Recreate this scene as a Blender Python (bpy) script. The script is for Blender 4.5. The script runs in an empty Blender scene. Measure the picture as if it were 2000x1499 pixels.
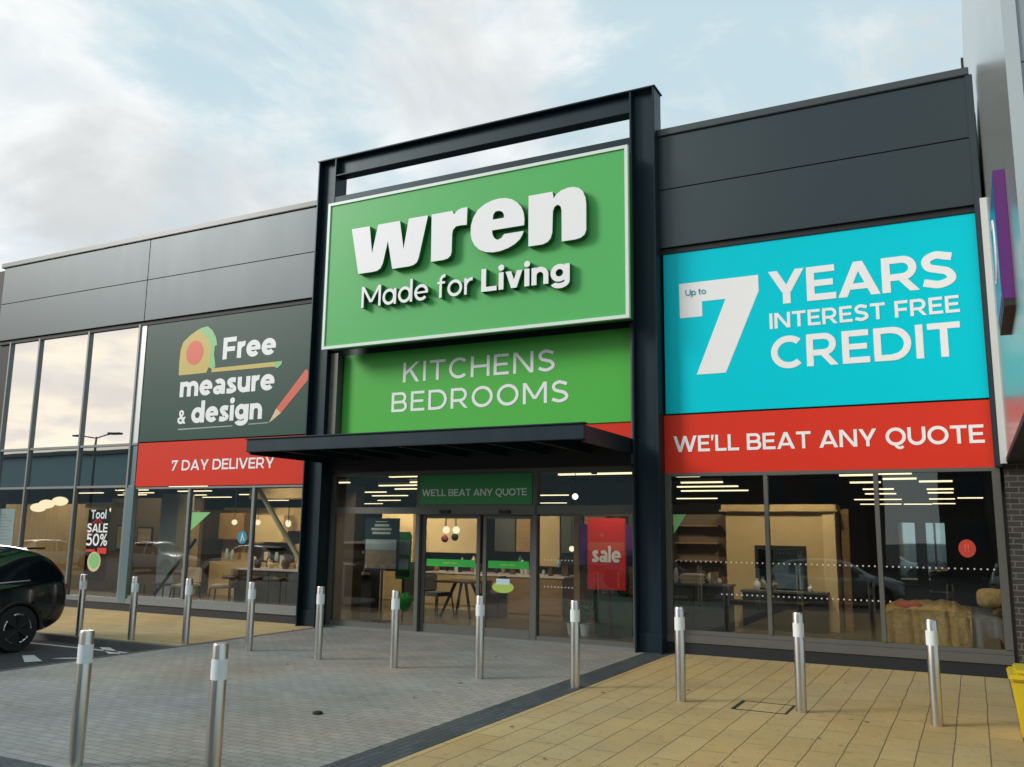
import bpy, bmesh, math, random
from mathutils import Vector, Matrix
from mathutils.geometry import tessellate_polygon
random.seed(7)
R = math.radians
sc = bpy.context.scene
col = sc.collection

# ------------------------------------------------------------------ camera
cam_d = bpy.data.cameras.new("camera")
cam = bpy.data.objects.new("camera", cam_d); col.objects.link(cam)
cr = Vector((0.88789809, 0.45987311, 0.01239818)); cu = Vector((0.06533889, -0.15273817, 0.9861044)); cf = Vector((-0.45537657, 0.87475012, 0.16566353))
cam.matrix_world = Matrix(((cr.x, cu.x, -cf.x, 0.0), (cr.y, cu.y, -cf.y, -13.58569), (cr.z, cu.z, -cf.z, 1.80656), (0, 0, 0, 1)))
cam_d.lens = 30.94; cam_d.sensor_width = 36.0; cam_d.clip_start = 0.05; cam_d.clip_end = 2000
sc.camera = cam

# ------------------------------------------------------------------ world, sun, exposure
SUN_EL, SUN_AZ = R(25.5), Vector((-0.80, -0.60, 0)).normalized()
SUN_DIR = Vector((SUN_AZ.x * math.cos(SUN_EL), SUN_AZ.y * math.cos(SUN_EL), math.sin(SUN_EL)))
world = bpy.data.worlds.new("World"); sc.world = world; world.use_nodes = True
nt = world.node_tree; nt.nodes.clear()
def N(t, **k):
    n = nt.nodes.new(t)
    for a, b in k.items(): setattr(n, a, b)
    return n
def math_node(op, a, b=None, clamp=False):
    n = N('ShaderNodeMath', operation=op, use_clamp=clamp)
    for i, v in enumerate((a, b)):
        if v is None: continue
        if isinstance(v, (int, float)): n.inputs[i].default_value = v
        else: nt.links.new(v, n.inputs[i])
    return n.outputs[0]
def mixc(f, a, b):
    n = N('ShaderNodeMix', data_type='RGBA')
    for s, v in ((n.inputs[0], f), (n.inputs[6], a), (n.inputs[7], b)):
        if isinstance(v, (int, float)): s.default_value = v
        elif isinstance(v, tuple): s.default_value = (*v, 1)
        else: nt.links.new(v, s)
    return n.outputs[2]
def ramp(v, lo, hi):
    n = N('ShaderNodeMapRange', interpolation_type='SMOOTHSTEP'); nt.links.new(v, n.inputs[0])
    n.inputs[1].default_value = lo; n.inputs[2].default_value = hi
    return n.outputs[0]
def dotd(v, d):
    n = N('ShaderNodeVectorMath', operation='DOT_PRODUCT'); nt.links.new(v, n.inputs[0]); n.inputs[1].default_value = d
    return n.outputs['Value']
tc = N('ShaderNodeTexCoord'); D = tc.outputs['Generated']
sky = N('ShaderNodeTexSky', sky_type='NISHITA', sun_disc=False)
sky.sun_elevation = SUN_EL; sky.sun_rotation = math.atan2(SUN_AZ.x, SUN_AZ.y)
sky.air_density = 1.0; sky.dust_density = 1.0
sep = N('ShaderNodeSeparateXYZ'); nt.links.new(D, sep.inputs[0])
zc = math_node('MAXIMUM', sep.outputs[2], 0.0); zz = math_node('ADD', zc, 0.22)
comb = N('ShaderNodeCombineXYZ')
nt.links.new(math_node('DIVIDE', sep.outputs[0], zz), comb.inputs[0]); nt.links.new(math_node('DIVIDE', sep.outputs[1], zz), comb.inputs[1])
def noise(scale, detail, rough, off, dist=0.0, sx=1.0):
    m = N('ShaderNodeMapping'); m.inputs['Location'].default_value = off; m.inputs['Scale'].default_value = (sx, 1, 1)
    nt.links.new(comb.outputs[0], m.inputs[0])
    n = N('ShaderNodeTexNoise'); n.inputs['Scale'].default_value = scale; n.inputs['Detail'].default_value = detail; n.inputs['Roughness'].default_value = rough
    n.inputs['Distortion'].default_value = dist
    nt.links.new(m.outputs[0], n.inputs[0]); return n.outputs[0]
left = dotd(D, (-0.85, 0.35, -0.25))
n1 = noise(1.9, 9, 0.6, (3.1, 0.4, 0), 0.5)
c1 = ramp(math_node('ADD', n1, math_node('MULTIPLY', left, 0.30)), 0.53, 0.72)
n2 = noise(1.5, 7, 0.55, (7.7, 2.2, 0), 0.4)
c2 = ramp(n2, 0.46, 0.62)
n3 = noise(3.5, 8, 0.6, (1.2, 9.0, 0), 0.4)
c3 = ramp(n3, 0.35, 0.7)
blue = mixc(0.85, sky.outputs[0], (4.5, 5.75, 6.15))
white = mixc(c3, (5.5, 5.95, 6.15), (7.3, 7.35, 7.3))
grey = mixc(math_node('MULTIPLY', c2, 0.75), white, (4.55, 4.6, 4.6))
base = mixc(math_node('MULTIPLY', c1, 0.95), blue, grey)
sg = dotd(D, tuple(Vector((-0.82, -0.55, 0.12)).normalized()))
glow = ramp(sg, 0.45, 1.0)
c4 = ramp(noise(2.6, 7, 0.55, (4.4, 1.0, 0), 0.3), 0.42, 0.62)
warmc = mixc(c4, (8.6, 7.6, 6.1), (6.3, 5.9, 5.5))
skyc = mixc(math_node('MULTIPLY', glow, 0.8), base, warmc)
bg = N('ShaderNodeBackground'); bg.inputs[1].default_value = 0.1
nt.links.new(skyc, bg.inputs[0])
out = N('ShaderNodeOutputWorld'); nt.links.new(bg.outputs[0], out.inputs[0])
sun_d = bpy.data.lights.new("sun", 'SUN'); sun_d.energy = 1.7; sun_d.angle = R(18); sun_d.color = (1.0, 0.965, 0.92)
sun = bpy.data.objects.new("sun", sun_d); col.objects.link(sun)
sun.rotation_euler = (-SUN_DIR).to_track_quat('-Z', 'Y').to_euler(); sun.location = (-30, -25, 25)
sc.view_settings.view_transform = 'Standard'; sc.view_settings.look = 'None'
sc.view_settings.exposure = 0.50; sc.view_settings.gamma = 1.0
sc.cycles.max_bounces = 8; sc.cycles.transparent_max_bounces = 12
sc.cycles.use_denoising = True

# ------------------------------------------------------------------ materials
MATS = {}
def new_mat(name):
    m = bpy.data.materials.new(name); m.use_nodes = True; m.node_tree.nodes.clear(); MATS[name] = m
    return m, m.node_tree
def lk(t, a, b): t.links.new(a, b)
def principled(name, colr, rough=0.5, metal=0.0, spec=0.5, var=0.0, vscale=3.0, bump=0.0, bscale=20.0, stretch=(1, 1, 1), emis=None, es=0.0, coat=0.0, rvar=0.0, tint=None):
    m, t = new_mat(name)
    o = t.nodes.new('ShaderNodeOutputMaterial'); b = t.nodes.new('ShaderNodeBsdfPrincipled')
    lk(t, b.outputs[0], o.inputs[0])
    b.inputs['Base Color'].default_value = (*colr, 1); b.inputs['Roughness'].default_value = rough
    b.inputs['Metallic'].default_value = metal; b.inputs['Specular IOR Level'].default_value = spec
    b.inputs['Coat Weight'].default_value = coat
    if tint: b.inputs['Specular Tint'].default_value = (*tint, 1)
    if emis: b.inputs['Emission Color'].default_value = (*emis, 1); b.inputs['Emission Strength'].default_value = es
    g = t.nodes.new('ShaderNodeNewGeometry'); mp = t.nodes.new('ShaderNodeMapping'); mp.inputs['Scale'].default_value = stretch
    lk(t, g.outputs['Position'], mp.inputs[0])
    if var or rvar:
        n = t.nodes.new('ShaderNodeTexNoise'); n.inputs['Scale'].default_value = vscale; n.inputs['Detail'].default_value = 6
        lk(t, mp.outputs[0], n.inputs[0])
        if var:
            x = t.nodes.new('ShaderNodeMix'); x.data_type = 'RGBA'
            x.inputs[6].default_value = (*[c * (1 - var) for c in colr], 1); x.inputs[7].default_value = (*[min(1, c * (1 + var)) for c in colr], 1)
            lk(t, n.outputs[0], x.inputs[0]); lk(t, x.outputs[2], b.inputs['Base Color'])
        if rvar:
            mr = t.nodes.new('ShaderNodeMapRange'); mr.inputs[3].default_value = rough - rvar; mr.inputs[4].default_value = rough + rvar
            lk(t, n.outputs[0], mr.inputs[0]); lk(t, mr.outputs[0], b.inputs['Roughness'])
    if bump:
        n2 = t.nodes.new('ShaderNodeTexNoise'); n2.inputs['Scale'].default_value = bscale; n2.inputs['Detail'].default_value = 4
        lk(t, mp.outputs[0], n2.inputs[0])
        bp = t.nodes.new('ShaderNodeBump'); bp.inputs['Strength'].default_value = bump; bp.inputs['Distance'].default_value = 0.02
        lk(t, n2.outputs[0], bp.inputs['Height']); lk(t, bp.outputs[0], b.inputs['Normal'])
    return m
def emission(name, colr, s):
    m, t = new_mat(name); o = t.nodes.new('ShaderNodeOutputMaterial'); e = t.nodes.new('ShaderNodeEmission')
    e.inputs[0].default_value = (*colr, 1); e.inputs[1].default_value = s; lk(t, e.outputs[0], o.inputs[0]); return m
def glass(name, tint, ior, wavy=0.0, gtint=(1, 1, 1), base=0.0):
    m, t = new_mat(name); o = t.nodes.new('ShaderNodeOutputMaterial')
    tr = t.nodes.new('ShaderNodeBsdfTransparent'); tr.inputs[0].default_value = (*tint, 1)
    gl = t.nodes.new('ShaderNodeBsdfGlossy'); gl.inputs['Roughness'].default_value = 0.0; gl.inputs[0].default_value = (*gtint, 1)
    fr = t.nodes.new('ShaderNodeFresnel'); fr.inputs[0].default_value = ior
    gg = t.nodes.new('ShaderNodeNewGeometry'); mi = t.nodes.new('ShaderNodeMapRange')      # same reflectance from either side of the sheet
    mi.inputs[3].default_value = ior; mi.inputs[4].default_value = 1.0 / ior
    lk(t, gg.outputs['Backfacing'], mi.inputs[0]); lk(t, mi.outputs[0], fr.inputs[0])
    mx = t.nodes.new('ShaderNodeMixShader')
    if base:
        mr = t.nodes.new('ShaderNodeMapRange'); mr.inputs[3].default_value = base; mr.inputs[4].default_value = 1.0
        lk(t, fr.outputs[0], mr.inputs[0]); lk(t, mr.outputs[0], mx.inputs[0])
    else: lk(t, fr.outputs[0], mx.inputs[0])
    lk(t, tr.outputs[0], mx.inputs[1]); lk(t, gl.outputs[0], mx.inputs[2]); lk(t, mx.outputs[0], o.inputs[0])
    if wavy:
        g = t.nodes.new('ShaderNodeNewGeometry'); n = t.nodes.new('ShaderNodeTexNoise'); n.inputs['Scale'].default_value = 0.9; n.inputs['Detail'].default_value = 1
        bp = t.nodes.new('ShaderNodeBump'); bp.inputs['Strength'].default_value = wavy; bp.inputs['Distance'].default_value = 0.02
        lk(t, g.outputs['Position'], n.inputs[0]); lk(t, n.outputs[0], bp.inputs['Height']); lk(t, bp.outputs[0], gl.inputs['Normal'])
    return m
def paving(name, c1, c2, mortar, bw, rh, ms, swap, stain=0.35, rough=0.75, bump=0.35, offset=0.5, mbias=0.0):
    m, t = new_mat(name); o = t.nodes.new('ShaderNodeOutputMaterial'); b = t.nodes.new('ShaderNodeBsdfPrincipled'); lk(t, b.outputs[0], o.inputs[0])
    g = t.nodes.new('ShaderNodeNewGeometry'); s = t.nodes.new('ShaderNodeSeparateXYZ'); c = t.nodes.new('ShaderNodeCombineXYZ'); lk(t, g.outputs['Position'], s.inputs[0])
    if swap == 'wall': a, bb = 0, 2
    elif swap: a, bb = 1, 0
    else: a, bb = 0, 1
    lk(t, s.outputs[a], c.inputs[0]); lk(t, s.outputs[bb], c.inputs[1])
    nw = t.nodes.new('ShaderNodeTexNoise'); nw.inputs['Scale'].default_value = 2.5; lk(t, g.outputs['Position'], nw.inputs[0])
    ad = t.nodes.new('ShaderNodeMix'); ad.data_type = 'RGBA'; ad.blend_type = 'LINEAR_LIGHT'; ad.inputs[0].default_value = 0.012
    lk(t, c.outputs[0], ad.inputs[6]); lk(t, nw.outputs[1], ad.inputs[7])
    br = t.nodes.new('ShaderNodeTexBrick'); br.offset = offset; lk(t, ad.outputs[2], br.inputs[0])
    br.inputs['Color1'].default_value = (*c1, 1); br.inputs['Color2'].default_value = (*c2, 1); br.inputs['Mortar'].default_value = (*mortar, 1)
    br.inputs['Scale'].default_value = 1; br.inputs['Mortar Size'].default_value = ms; br.inputs['Mortar Smooth'].default_value = 0.3; br.inputs['Bias'].default_value = mbias
    br.inputs['Brick Width'].default_value = bw; br.inputs['Row Height'].default_value = rh
    n1 = t.nodes.new('ShaderNodeTexNoise'); n1.inputs['Scale'].default_value = 0.55; n1.inputs['Detail'].default_value = 8; n1.inputs['Roughness'].default_value = 0.65; lk(t, g.outputs['Position'], n1.inputs[0])
    n2 = t.nodes.new('ShaderNodeTexNoise'); n2.inputs['Scale'].default_value = 60; n2.inputs['Detail'].default_value = 3; lk(t, g.outputs['Position'], n2.inputs[0])
    r1 = t.nodes.new('ShaderNodeMapRange'); r1.inputs[1].default_value = 0.3; r1.inputs[2].default_value = 0.7; r1.inputs[3].default_value = 1 - stain; r1.inputs[4].default_value = 1 + stain * 0.5; lk(t, n1.outputs[0], r1.inputs[0])
    r2 = t.nodes.new('ShaderNodeMapRange'); r2.inputs[3].default_value = 0.75; r2.inputs[4].default_value = 1.25; lk(t, n2.outputs[0], r2.inputs[0])
    # dark gum spots
    vo = t.nodes.new('ShaderNodeTexVoronoi'); vo.inputs['Scale'].default_value = 1.7; lk(t, g.outputs['Position'], vo.inputs[0])
    rv = t.nodes.new('ShaderNodeMapRange'); rv.inputs[1].default_value = 0.03; rv.inputs[2].default_value = 0.06; rv.inputs[3].default_value = 0.6; rv.inputs[4].default_value = 1.0; lk(t, vo.outputs[0], rv.inputs[0])
    mu = t.nodes.new('ShaderNodeMath'); mu.operation = 'MULTIPLY'; lk(t, r1.outputs[0], mu.inputs[0]); lk(t, r2.outputs[0], mu.inputs[1])
    mu2 = t.nodes.new('ShaderNodeMath'); mu2.operation = 'MULTIPLY'; lk(t, mu.outputs[0], mu2.inputs[0]); lk(t, rv.outputs[0], mu2.inputs[1])
    vm = t.nodes.new('ShaderNodeVectorMath'); vm.operation = 'SCALE'; lk(t, br.outputs[0], vm.inputs[0]); lk(t, mu2.outputs[0], vm.inputs['Scale'])
    n3 = t.nodes.new('ShaderNodeTexNoise'); n3.inputs['Scale'].default_value = 0.35; n3.inputs['Detail'].default_value = 5; lk(t, g.outputs['Position'], n3.inputs[0])
    r3 = t.nodes.new('ShaderNodeMapRange'); r3.inputs[1].default_value = 0.38; r3.inputs[2].default_value = 0.62; lk(t, n3.outputs[0], r3.inputs[0])
    tn = t.nodes.new('ShaderNodeMix'); tn.data_type = 'RGBA'; tn.inputs[6].default_value = (1.10, 1.0, 0.86, 1); tn.inputs[7].default_value = (0.93, 1.0, 1.03, 1); lk(t, r3.outputs[0], tn.inputs[0])
    ty = t.nodes.new('ShaderNodeMix'); ty.data_type = 'RGBA'; ty.blend_type = 'MULTIPLY'; ty.inputs[0].default_value = 1.0; lk(t, vm.outputs[0], ty.inputs[6]); lk(t, tn.outputs[2], ty.inputs[7])
    # per-unit weathering: some blocks noticeably darker
    wn = t.nodes.new('ShaderNodeTexNoise'); wn.inputs['Scale'].default_value = 9.0; wn.inputs['Detail'].default_value = 4; lk(t, g.outputs['Position'], wn.inputs[0])
    rw = t.nodes.new('ShaderNodeMapRange'); rw.inputs[1].default_value = 0.58; rw.inputs[2].default_value = 0.70; rw.inputs[3].default_value = 1.0; rw.inputs[4].default_value = 0.80; lk(t, wn.outputs[0], rw.inputs[0])
    vf = t.nodes.new('ShaderNodeVectorMath'); vf.operation = 'SCALE'; lk(t, ty.outputs[2], vf.inputs[0]); lk(t, rw.outputs[0], vf.inputs['Scale'])
    lk(t, vf.outputs[0], b.inputs['Base Color']); b.inputs['Roughness'].default_value = rough
    bp = t.nodes.new('ShaderNodeBump'); bp.inputs['Strength'].default_value = bump; bp.inputs['Distance'].default_value = 0.01
    iv = t.nodes.new('ShaderNodeMath'); iv.operation = 'MULTIPLY_ADD'; iv.inputs[1].default_value = -1.0
    lk(t, br.outputs[1], iv.inputs[0]); lk(t, n2.outputs[0], iv.inputs[2]); lk(t, iv.outputs[0], bp.inputs['Height']); lk(t, bp.outputs[0], b.inputs['Normal'])
    return m

P = principled
P('clad', (0.006, 0.012, 0.017), 0.41, spec=0.8, var=0.25, vscale=2.2, stretch=(1.0, 1.0, 0.3), bump=0.08, bscale=0.7, rvar=0.03, tint=(0.80, 0.95, 1.0))
P('steel_dark', (0.008, 0.017, 0.024), 0.40, spec=0.35, var=0.3, vscale=2.5, stretch=(1, 1, .3), rvar=0.08, tint=(0.7, 0.92, 1.0))
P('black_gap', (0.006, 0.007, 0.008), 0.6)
P('coping', (0.045, 0.055, 0.06), 0.35, spec=0.6)
P('frame_alu', (0.20, 0.215, 0.215), 0.42, metal=0.35, var=0.08)
P('frame_grey', (0.115, 0.115, 0.105), 0.45, metal=0.2, var=0.1)
P('frame_dark', (0.03, 0.035, 0.038), 0.4)
P('pillar_teal', (0.14, 0.21, 0.23), 0.35, metal=0.4)
P('plinth', (0.009, 0.011, 0.015), 0.55, var=0.3)
P('sign_green', (0.095, 0.46, 0.13), 0.35, spec=0.25)
P('sign_green_deep', (0.085, 0.47, 0.07), 0.35, spec=0.25)
P('door_green', (0.03, 0.26, 0.07), 0.4); P('door_letter', (0.72, 0.82, 0.74), 0.5)  # panel green is darkened to include the canopy's shade
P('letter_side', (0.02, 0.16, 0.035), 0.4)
P('sign_white', (0.87, 0.87, 0.88), 0.4, spec=0.4)
P('trim_white', (0.70, 0.80, 0.74), 0.35)
P('sign_cyan', (0.0, 0.60, 0.72), 0.35, spec=0.12)
P('sign_red', (0.68, 0.04, 0.020), 0.35, spec=0.2)
P('sign_forest', (0.020, 0.066, 0.052), 0.38, spec=0.3)
P('ink_cyan', (0.03, 0.33, 0.40), 0.4)
P('g_yellow', (0.56, 0.42, 0.08), 0.4); P('g_orange', (0.70, 0.11, 0.055), 0.4); P('g_lime', (0.22, 0.52, 0.20), 0.4); P('g_green', (0.05, 0.25, 0.05), 0.4)
P('g_pencil', (0.66, 0.10, 0.05), 0.4); P('g_wood', (0.68, 0.52, 0.33), 0.5); P('g_grey', (0.33, 0.38, 0.37), 0.5)
P('stainless', (0.60, 0.57, 0.53), 0.30, metal=1.0, var=0.10, vscale=30, stretch=(1, 1, 0.08), rvar=0.08)
P('reflective', (0.74, 0.77, 0.78), 0.45, var=0.06, vscale=8)
P('silver', (0.62, 0.60, 0.57), 0.27, metal=0.85, var=0.05, vscale=0.7, bump=0.04, bscale=0.9)
P('silver_face', (0.33, 0.36, 0.37), 0.4, metal=0.3)
P('silver_trim', (0.66, 0.67, 0.66), 0.35, metal=0.3)
P('purple', (0.10, 0.012, 0.16), 0.35); P('sign_blue', (0.01, 0.09, 0.24), 0.3)
P('yellow_plastic', (0.62, 0.47, 0.02), 0.4, var=0.08)
P('car_black', (0.004, 0.006, 0.008), 0.14, spec=0.6, coat=0.8)
P('car_silver', (0.5, 0.5, 0.5), 0.25, metal=0.6, coat=0.5); P('car_white', (0.72, 0.72, 0.7), 0.25, coat=0.5); P('car_blue', (0.03, 0.08, 0.16), 0.2, coat=0.6)
P('car_glass', (0.008, 0.012, 0.014), 0.04, spec=0.9); P('tyre', (0.012, 0.012, 0.012), 0.8); P('plastic_black', (0.012, 0.012, 0.013), 0.55)
P('alloy', (0.55, 0.55, 0.56), 0.25, metal=1.0); P('alloy_dark', (0.015, 0.015, 0.017), 0.3, metal=0.6)
P('lamp_red', (0.25, 0.008, 0.008), 0.15)
P('int_floor', (0.10, 0.085, 0.07), 0.3, var=0.25, vscale=1.5); P('int_dark', (0.022, 0.021, 0.022), 0.8, var=0.2)
P('int_wall', (0.16, 0.125, 0.085), 0.7, var=0.25, vscale=0.7); P('ochre', (0.44, 0.34, 0.18), 0.6, var=0.30, vscale=1.6, stretch=(5, 5, .35))
P('cream', (0.66, 0.52, 0.29), 0.6, var=0.08); P('unit_beige', (0.52, 0.40, 0.21), 0.5, var=0.1); P('wood', (0.32, 0.20, 0.085), 0.5, var=0.4, vscale=3, stretch=(1, 1, 9))
P('wood_dark', (0.10, 0.066, 0.035), 0.5, var=0.35, vscale=4, stretch=(6, 6, 1)); P('worktop', (0.72, 0.68, 0.66), 0.25); P('cabinet', (0.075, 0.080, 0.068), 0.45, var=0.2, vscale=3, stretch=(6, 6, 1))
P('mustard', (0.42, 0.29, 0.10), 0.9, var=0.45, vscale=14, bump=0.8, bscale=25); P('bed_grey', (0.16, 0.165, 0.18), 0.9, var=0.25, bump=0.5, bscale=12); P('fabric_cream', (0.55, 0.47, 0.34), 0.9, var=0.15)
P('red_cushion', (0.42, 0.10, 0.07), 0.9, var=0.2); P('leaf', (0.03, 0.16, 0.04), 0.6, var=0.4, vscale=12); P('pot_white', (0.6, 0.6, 0.58), 0.5)
P('poster_teal', (0.010, 0.035, 0.05), 0.4); P('poster_photo', (0.35, 0.27, 0.18), 0.5, var=0.6, vscale=7); P('poster_pale', (0.42, 0.55, 0.60), 0.5, var=0.3, vscale=5)
P('poster_red', (0.66, 0.025, 0.022), 0.4); P('poster_purple', (0.16, 0.03, 0.30), 0.5); P('bright_green', (0.03, 0.38, 0.05), 0.4); P('band_green', (0.02, 0.42, 0.05), 0.45)
P('lime', (0.42, 0.60, 0.10), 0.5); P('paper', (0.62, 0.74, 0.76), 0.5); P('sticker_teal', (0.03, 0.22, 0.33), 0.4); P('sticker_red', (0.50, 0.045, 0.03), 0.5); P('dot', (0.60, 0.62, 0.60), 0.5)
P('mirror', (0.72, 0.86, 0.86), 0.02, metal=1.0); P('deep_green', (0.02, 0.10, 0.035), 0.5)
P('brick_far', (0.07, 0.06, 0.058), 0.8, var=0.2); P('shed_teal', (0.26, 0.36, 0.38), 0.5, var=0.1); P('far_glass', (0.05, 0.08, 0.10), 0.1); P('white_paint', (0.62, 0.62, 0.58), 0.7, var=0.35, vscale=6)
P('stone_dark', (0.012, 0.010, 0.009), 0.9)
P('asphalt', (0.048, 0.050, 0.053), 0.85, var=0.35, vscale=5, bump=0.5, bscale=90)
P('kerb', (0.13, 0.125, 0.115), 0.8, var=0.25, vscale=4, bump=0.3, bscale=60)
emission('strip_light', (1.0, 0.83, 0.50), 1.5); emission('warm_bulb', (1.0, 0.82, 0.52), 1.15); emission('spot_lamp', (1.0, 0.92, 0.75), 2.5)
glass('glass', (0.84, 0.86, 0.86), 1.66, 0.06)
glass('glass_bronze', (0.85, 0.86, 0.85), 1.64, 0.06)
glass('spandrel', (0.02, 0.03, 0.03), 1.5, 0.08, (0.97, 0.95, 0.93), base=0.92)
glass('spandrel_low', (0.03, 0.05, 0.05), 1.5, 0.05, (0.9, 0.97, 0.98), base=0.45)
paving('block_grey', (0.245, 0.242, 0.230), (0.290, 0.286, 0.270), (0.14, 0.139, 0.13), 0.20, 0.10, 0.006, False, 0.28)
paving('slab_yellow', (0.40, 0.295, 0.135), (0.445, 0.335, 0.160), (0.15, 0.108, 0.052), 0.90, 0.275, 0.006, True, 0.18, bump=0.5)
paving('flag_yellow', (0.45, 0.34, 0.165), (0.50, 0.38, 0.195), (0.20, 0.14, 0.07), 0.6, 0.4, 0.006, False, 0.18)
paving('band_blue', (0.038, 0.050, 0.060), (0.060, 0.075, 0.085), (0.022, 0.028, 0.033), 0.21, 0.075, 0.006, True, 0.25)
paving('brick_wall', (0.030, 0.028, 0.029), (0.052, 0.047, 0.046), (0.13, 0.125, 0.115), 0.225, 0.075, 0.010, 'wall', 0.2, bump=0.8)

# ------------------------------------------------------------------ mesh building
class MB:
    def __init__(s): s.v = []; s.f = []; s.m = []
    def add(s, vs, fs, mi=0):
        b = len(s.v); s.v += [tuple(v) for v in vs]
        for f in fs: s.f.append([b + i for i in f]); s.m.append(mi)
    def box(s, x0, x1, y0, y1, z0, z1, mi=0):
        x0, x1 = sorted((x0, x1)); y0, y1 = sorted((y0, y1)); z0, z1 = sorted((z0, z1))
        s.add([(x0, y0, z0), (x1, y0, z0), (x1, y1, z0), (x0, y1, z0), (x0, y0, z1), (x1, y0, z1), (x1, y1, z1), (x0, y1, z1)],
              [(0, 3, 2, 1), (4, 5, 6, 7), (0, 1, 5, 4), (1, 2, 6, 5), (2, 3, 7, 6), (3, 0, 4, 7)], mi); return s
    def tube(s, p0, p1, r0, r1=None, n=12, mi=0):
        r1 = r0 if r1 is None else r1; p0, p1 = Vector(p0), Vector(p1); d = (p1 - p0).normalized()
        a = d.orthogonal().normalized(); b = d.cross(a)
        vs = []
        for p, r in ((p0, r0), (p1, r1)):
            for i in range(n):
                t = 2 * math.pi * i / n; vs.append(p + a * (r * math.cos(t)) + b * (r * math.sin(t)))
        s.add(vs, [(i, (i + 1) % n, n + (i + 1) % n, n + i) for i in range(n)] + [tuple(range(n))[::-1], tuple(range(n, 2 * n))], mi); return s
    def lathe(s, prof, c=(0, 0, 0), n=24, mi=0, axis='z'):
        vs = []; fs = []
        for r, h in prof:
            for i in range(n):
                t = 2 * math.pi * i / n; p = (r * math.cos(t), r * math.sin(t), h)
                if axis == 'y': p = (p[0], p[2], p[1])
                if axis == 'x': p = (p[2], p[0], p[1])
                vs.append((p[0] + c[0], p[1] + c[1], p[2] + c[2]))
        for k in range(len(prof) - 1):
            for i in range(n): fs.append((k * n + i, k * n + (i + 1) % n, (k + 1) * n + (i + 1) % n, (k + 1) * n + i))
        fs.append(tuple(range(n))[::-1]); fs.append(tuple(range((len(prof) - 1) * n, len(prof) * n)))
        s.add(vs, fs, mi); return s
    def plate(s, outer, yf, yb, mi=0, ms=None, holes=()):
        """outline in x, z standing on a vertical plane: front at yf, back at yb"""
        ms = mi if ms is None else ms
        loops = [list(outer)] + [list(h) for h in holes]
        pts = [p for l in loops for p in l]
        tris = tessellate_polygon([[Vector((p[0], p[1], 0)) for p in l] for l in loops])
        s.add([(p[0], yf, p[1]) for p in pts], tris, mi)
        for l in loops:
            n = len(l)
            s.add([(p[0], yf, p[1]) for p in l] + [(p[0], yb, p[1]) for p in l], [(i, (i + 1) % n, n + (i + 1) % n, n + i) for i in range(n)], ms)
        return s
    def build(s, name, mats, parent=None, off=None, smooth=False, bevel=0.0, recalc=True):
        me = bpy.data.meshes.new(name)
        o = Vector(off) if off is not None else (Vector(parent['_base']) if parent is not None and '_base' in parent else Vector((0, 0, 0)))
        me.from_pydata([tuple(Vector(v) - o) for v in s.v], [], s.f)
        for m in ([mats] if isinstance(mats, str) else mats): me.materials.append(MATS[m])
        me.polygons.foreach_set('material_index', s.m)
        bm = bmesh.new(); bm.from_mesh(me); bmesh.ops.remove_doubles(bm, verts=bm.verts, dist=1e-6) if smooth else None
        if recalc: bmesh.ops.recalc_face_normals(bm, faces=bm.faces)
        if bevel > 0:
            es = [e for e in bm.edges if len(e.link_faces) == 2 and e.calc_face_angle(0) > 0.6]
            bmesh.ops.bevel(bm, geom=es, offset=bevel, segments=2, affect='EDGES', clamp_overlap=True)
        bm.to_mesh(me); bm.free()
        if smooth:
            me.polygons.foreach_set('use_smooth', [True] * len(me.polygons))
            try: me.set_sharp_from_angle(angle=R(40))
            except Exception: pass
        me.update()
        ob = bpy.data.objects.new(name, me); col.objects.link(ob)
        if parent is not None:
            ob.parent = parent
            if '_base' in parent and off is None: ob['_base'] = parent['_base']
        elif off is not None: ob.location = off
        return ob
def thing(name, label, cat, loc=(0, 0, 0), group=None, rz=0.0):
    o = bpy.data.objects.new(name, None); col.objects.link(o); o.location = loc; o.rotation_euler.z = rz; o.empty_display_size = 0.2
    o['label'] = label; o['category'] = cat; o['_base'] = list(loc)
    if group: o['group'] = group
    return o
def tag(o, label, cat, group=None):
    o['label'] = label; o['category'] = cat
    if group: o['group'] = group
    return o
def structure(o): o['kind'] = 'structure'; return o
def stuff(o): o['kind'] = 'stuff'; return o
def copy_tree(o, parent=None):
    c = o.copy(); col.objects.link(c)
    if parent is not None: c.parent = parent
    for ch in list(o.children): copy_tree(ch, c)
    return c
def one(name, mb, mats, label, cat, base, group=None, **k):
    o = mb.build(name, mats, None, off=base, **k); return tag(o, label, cat, group)

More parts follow.
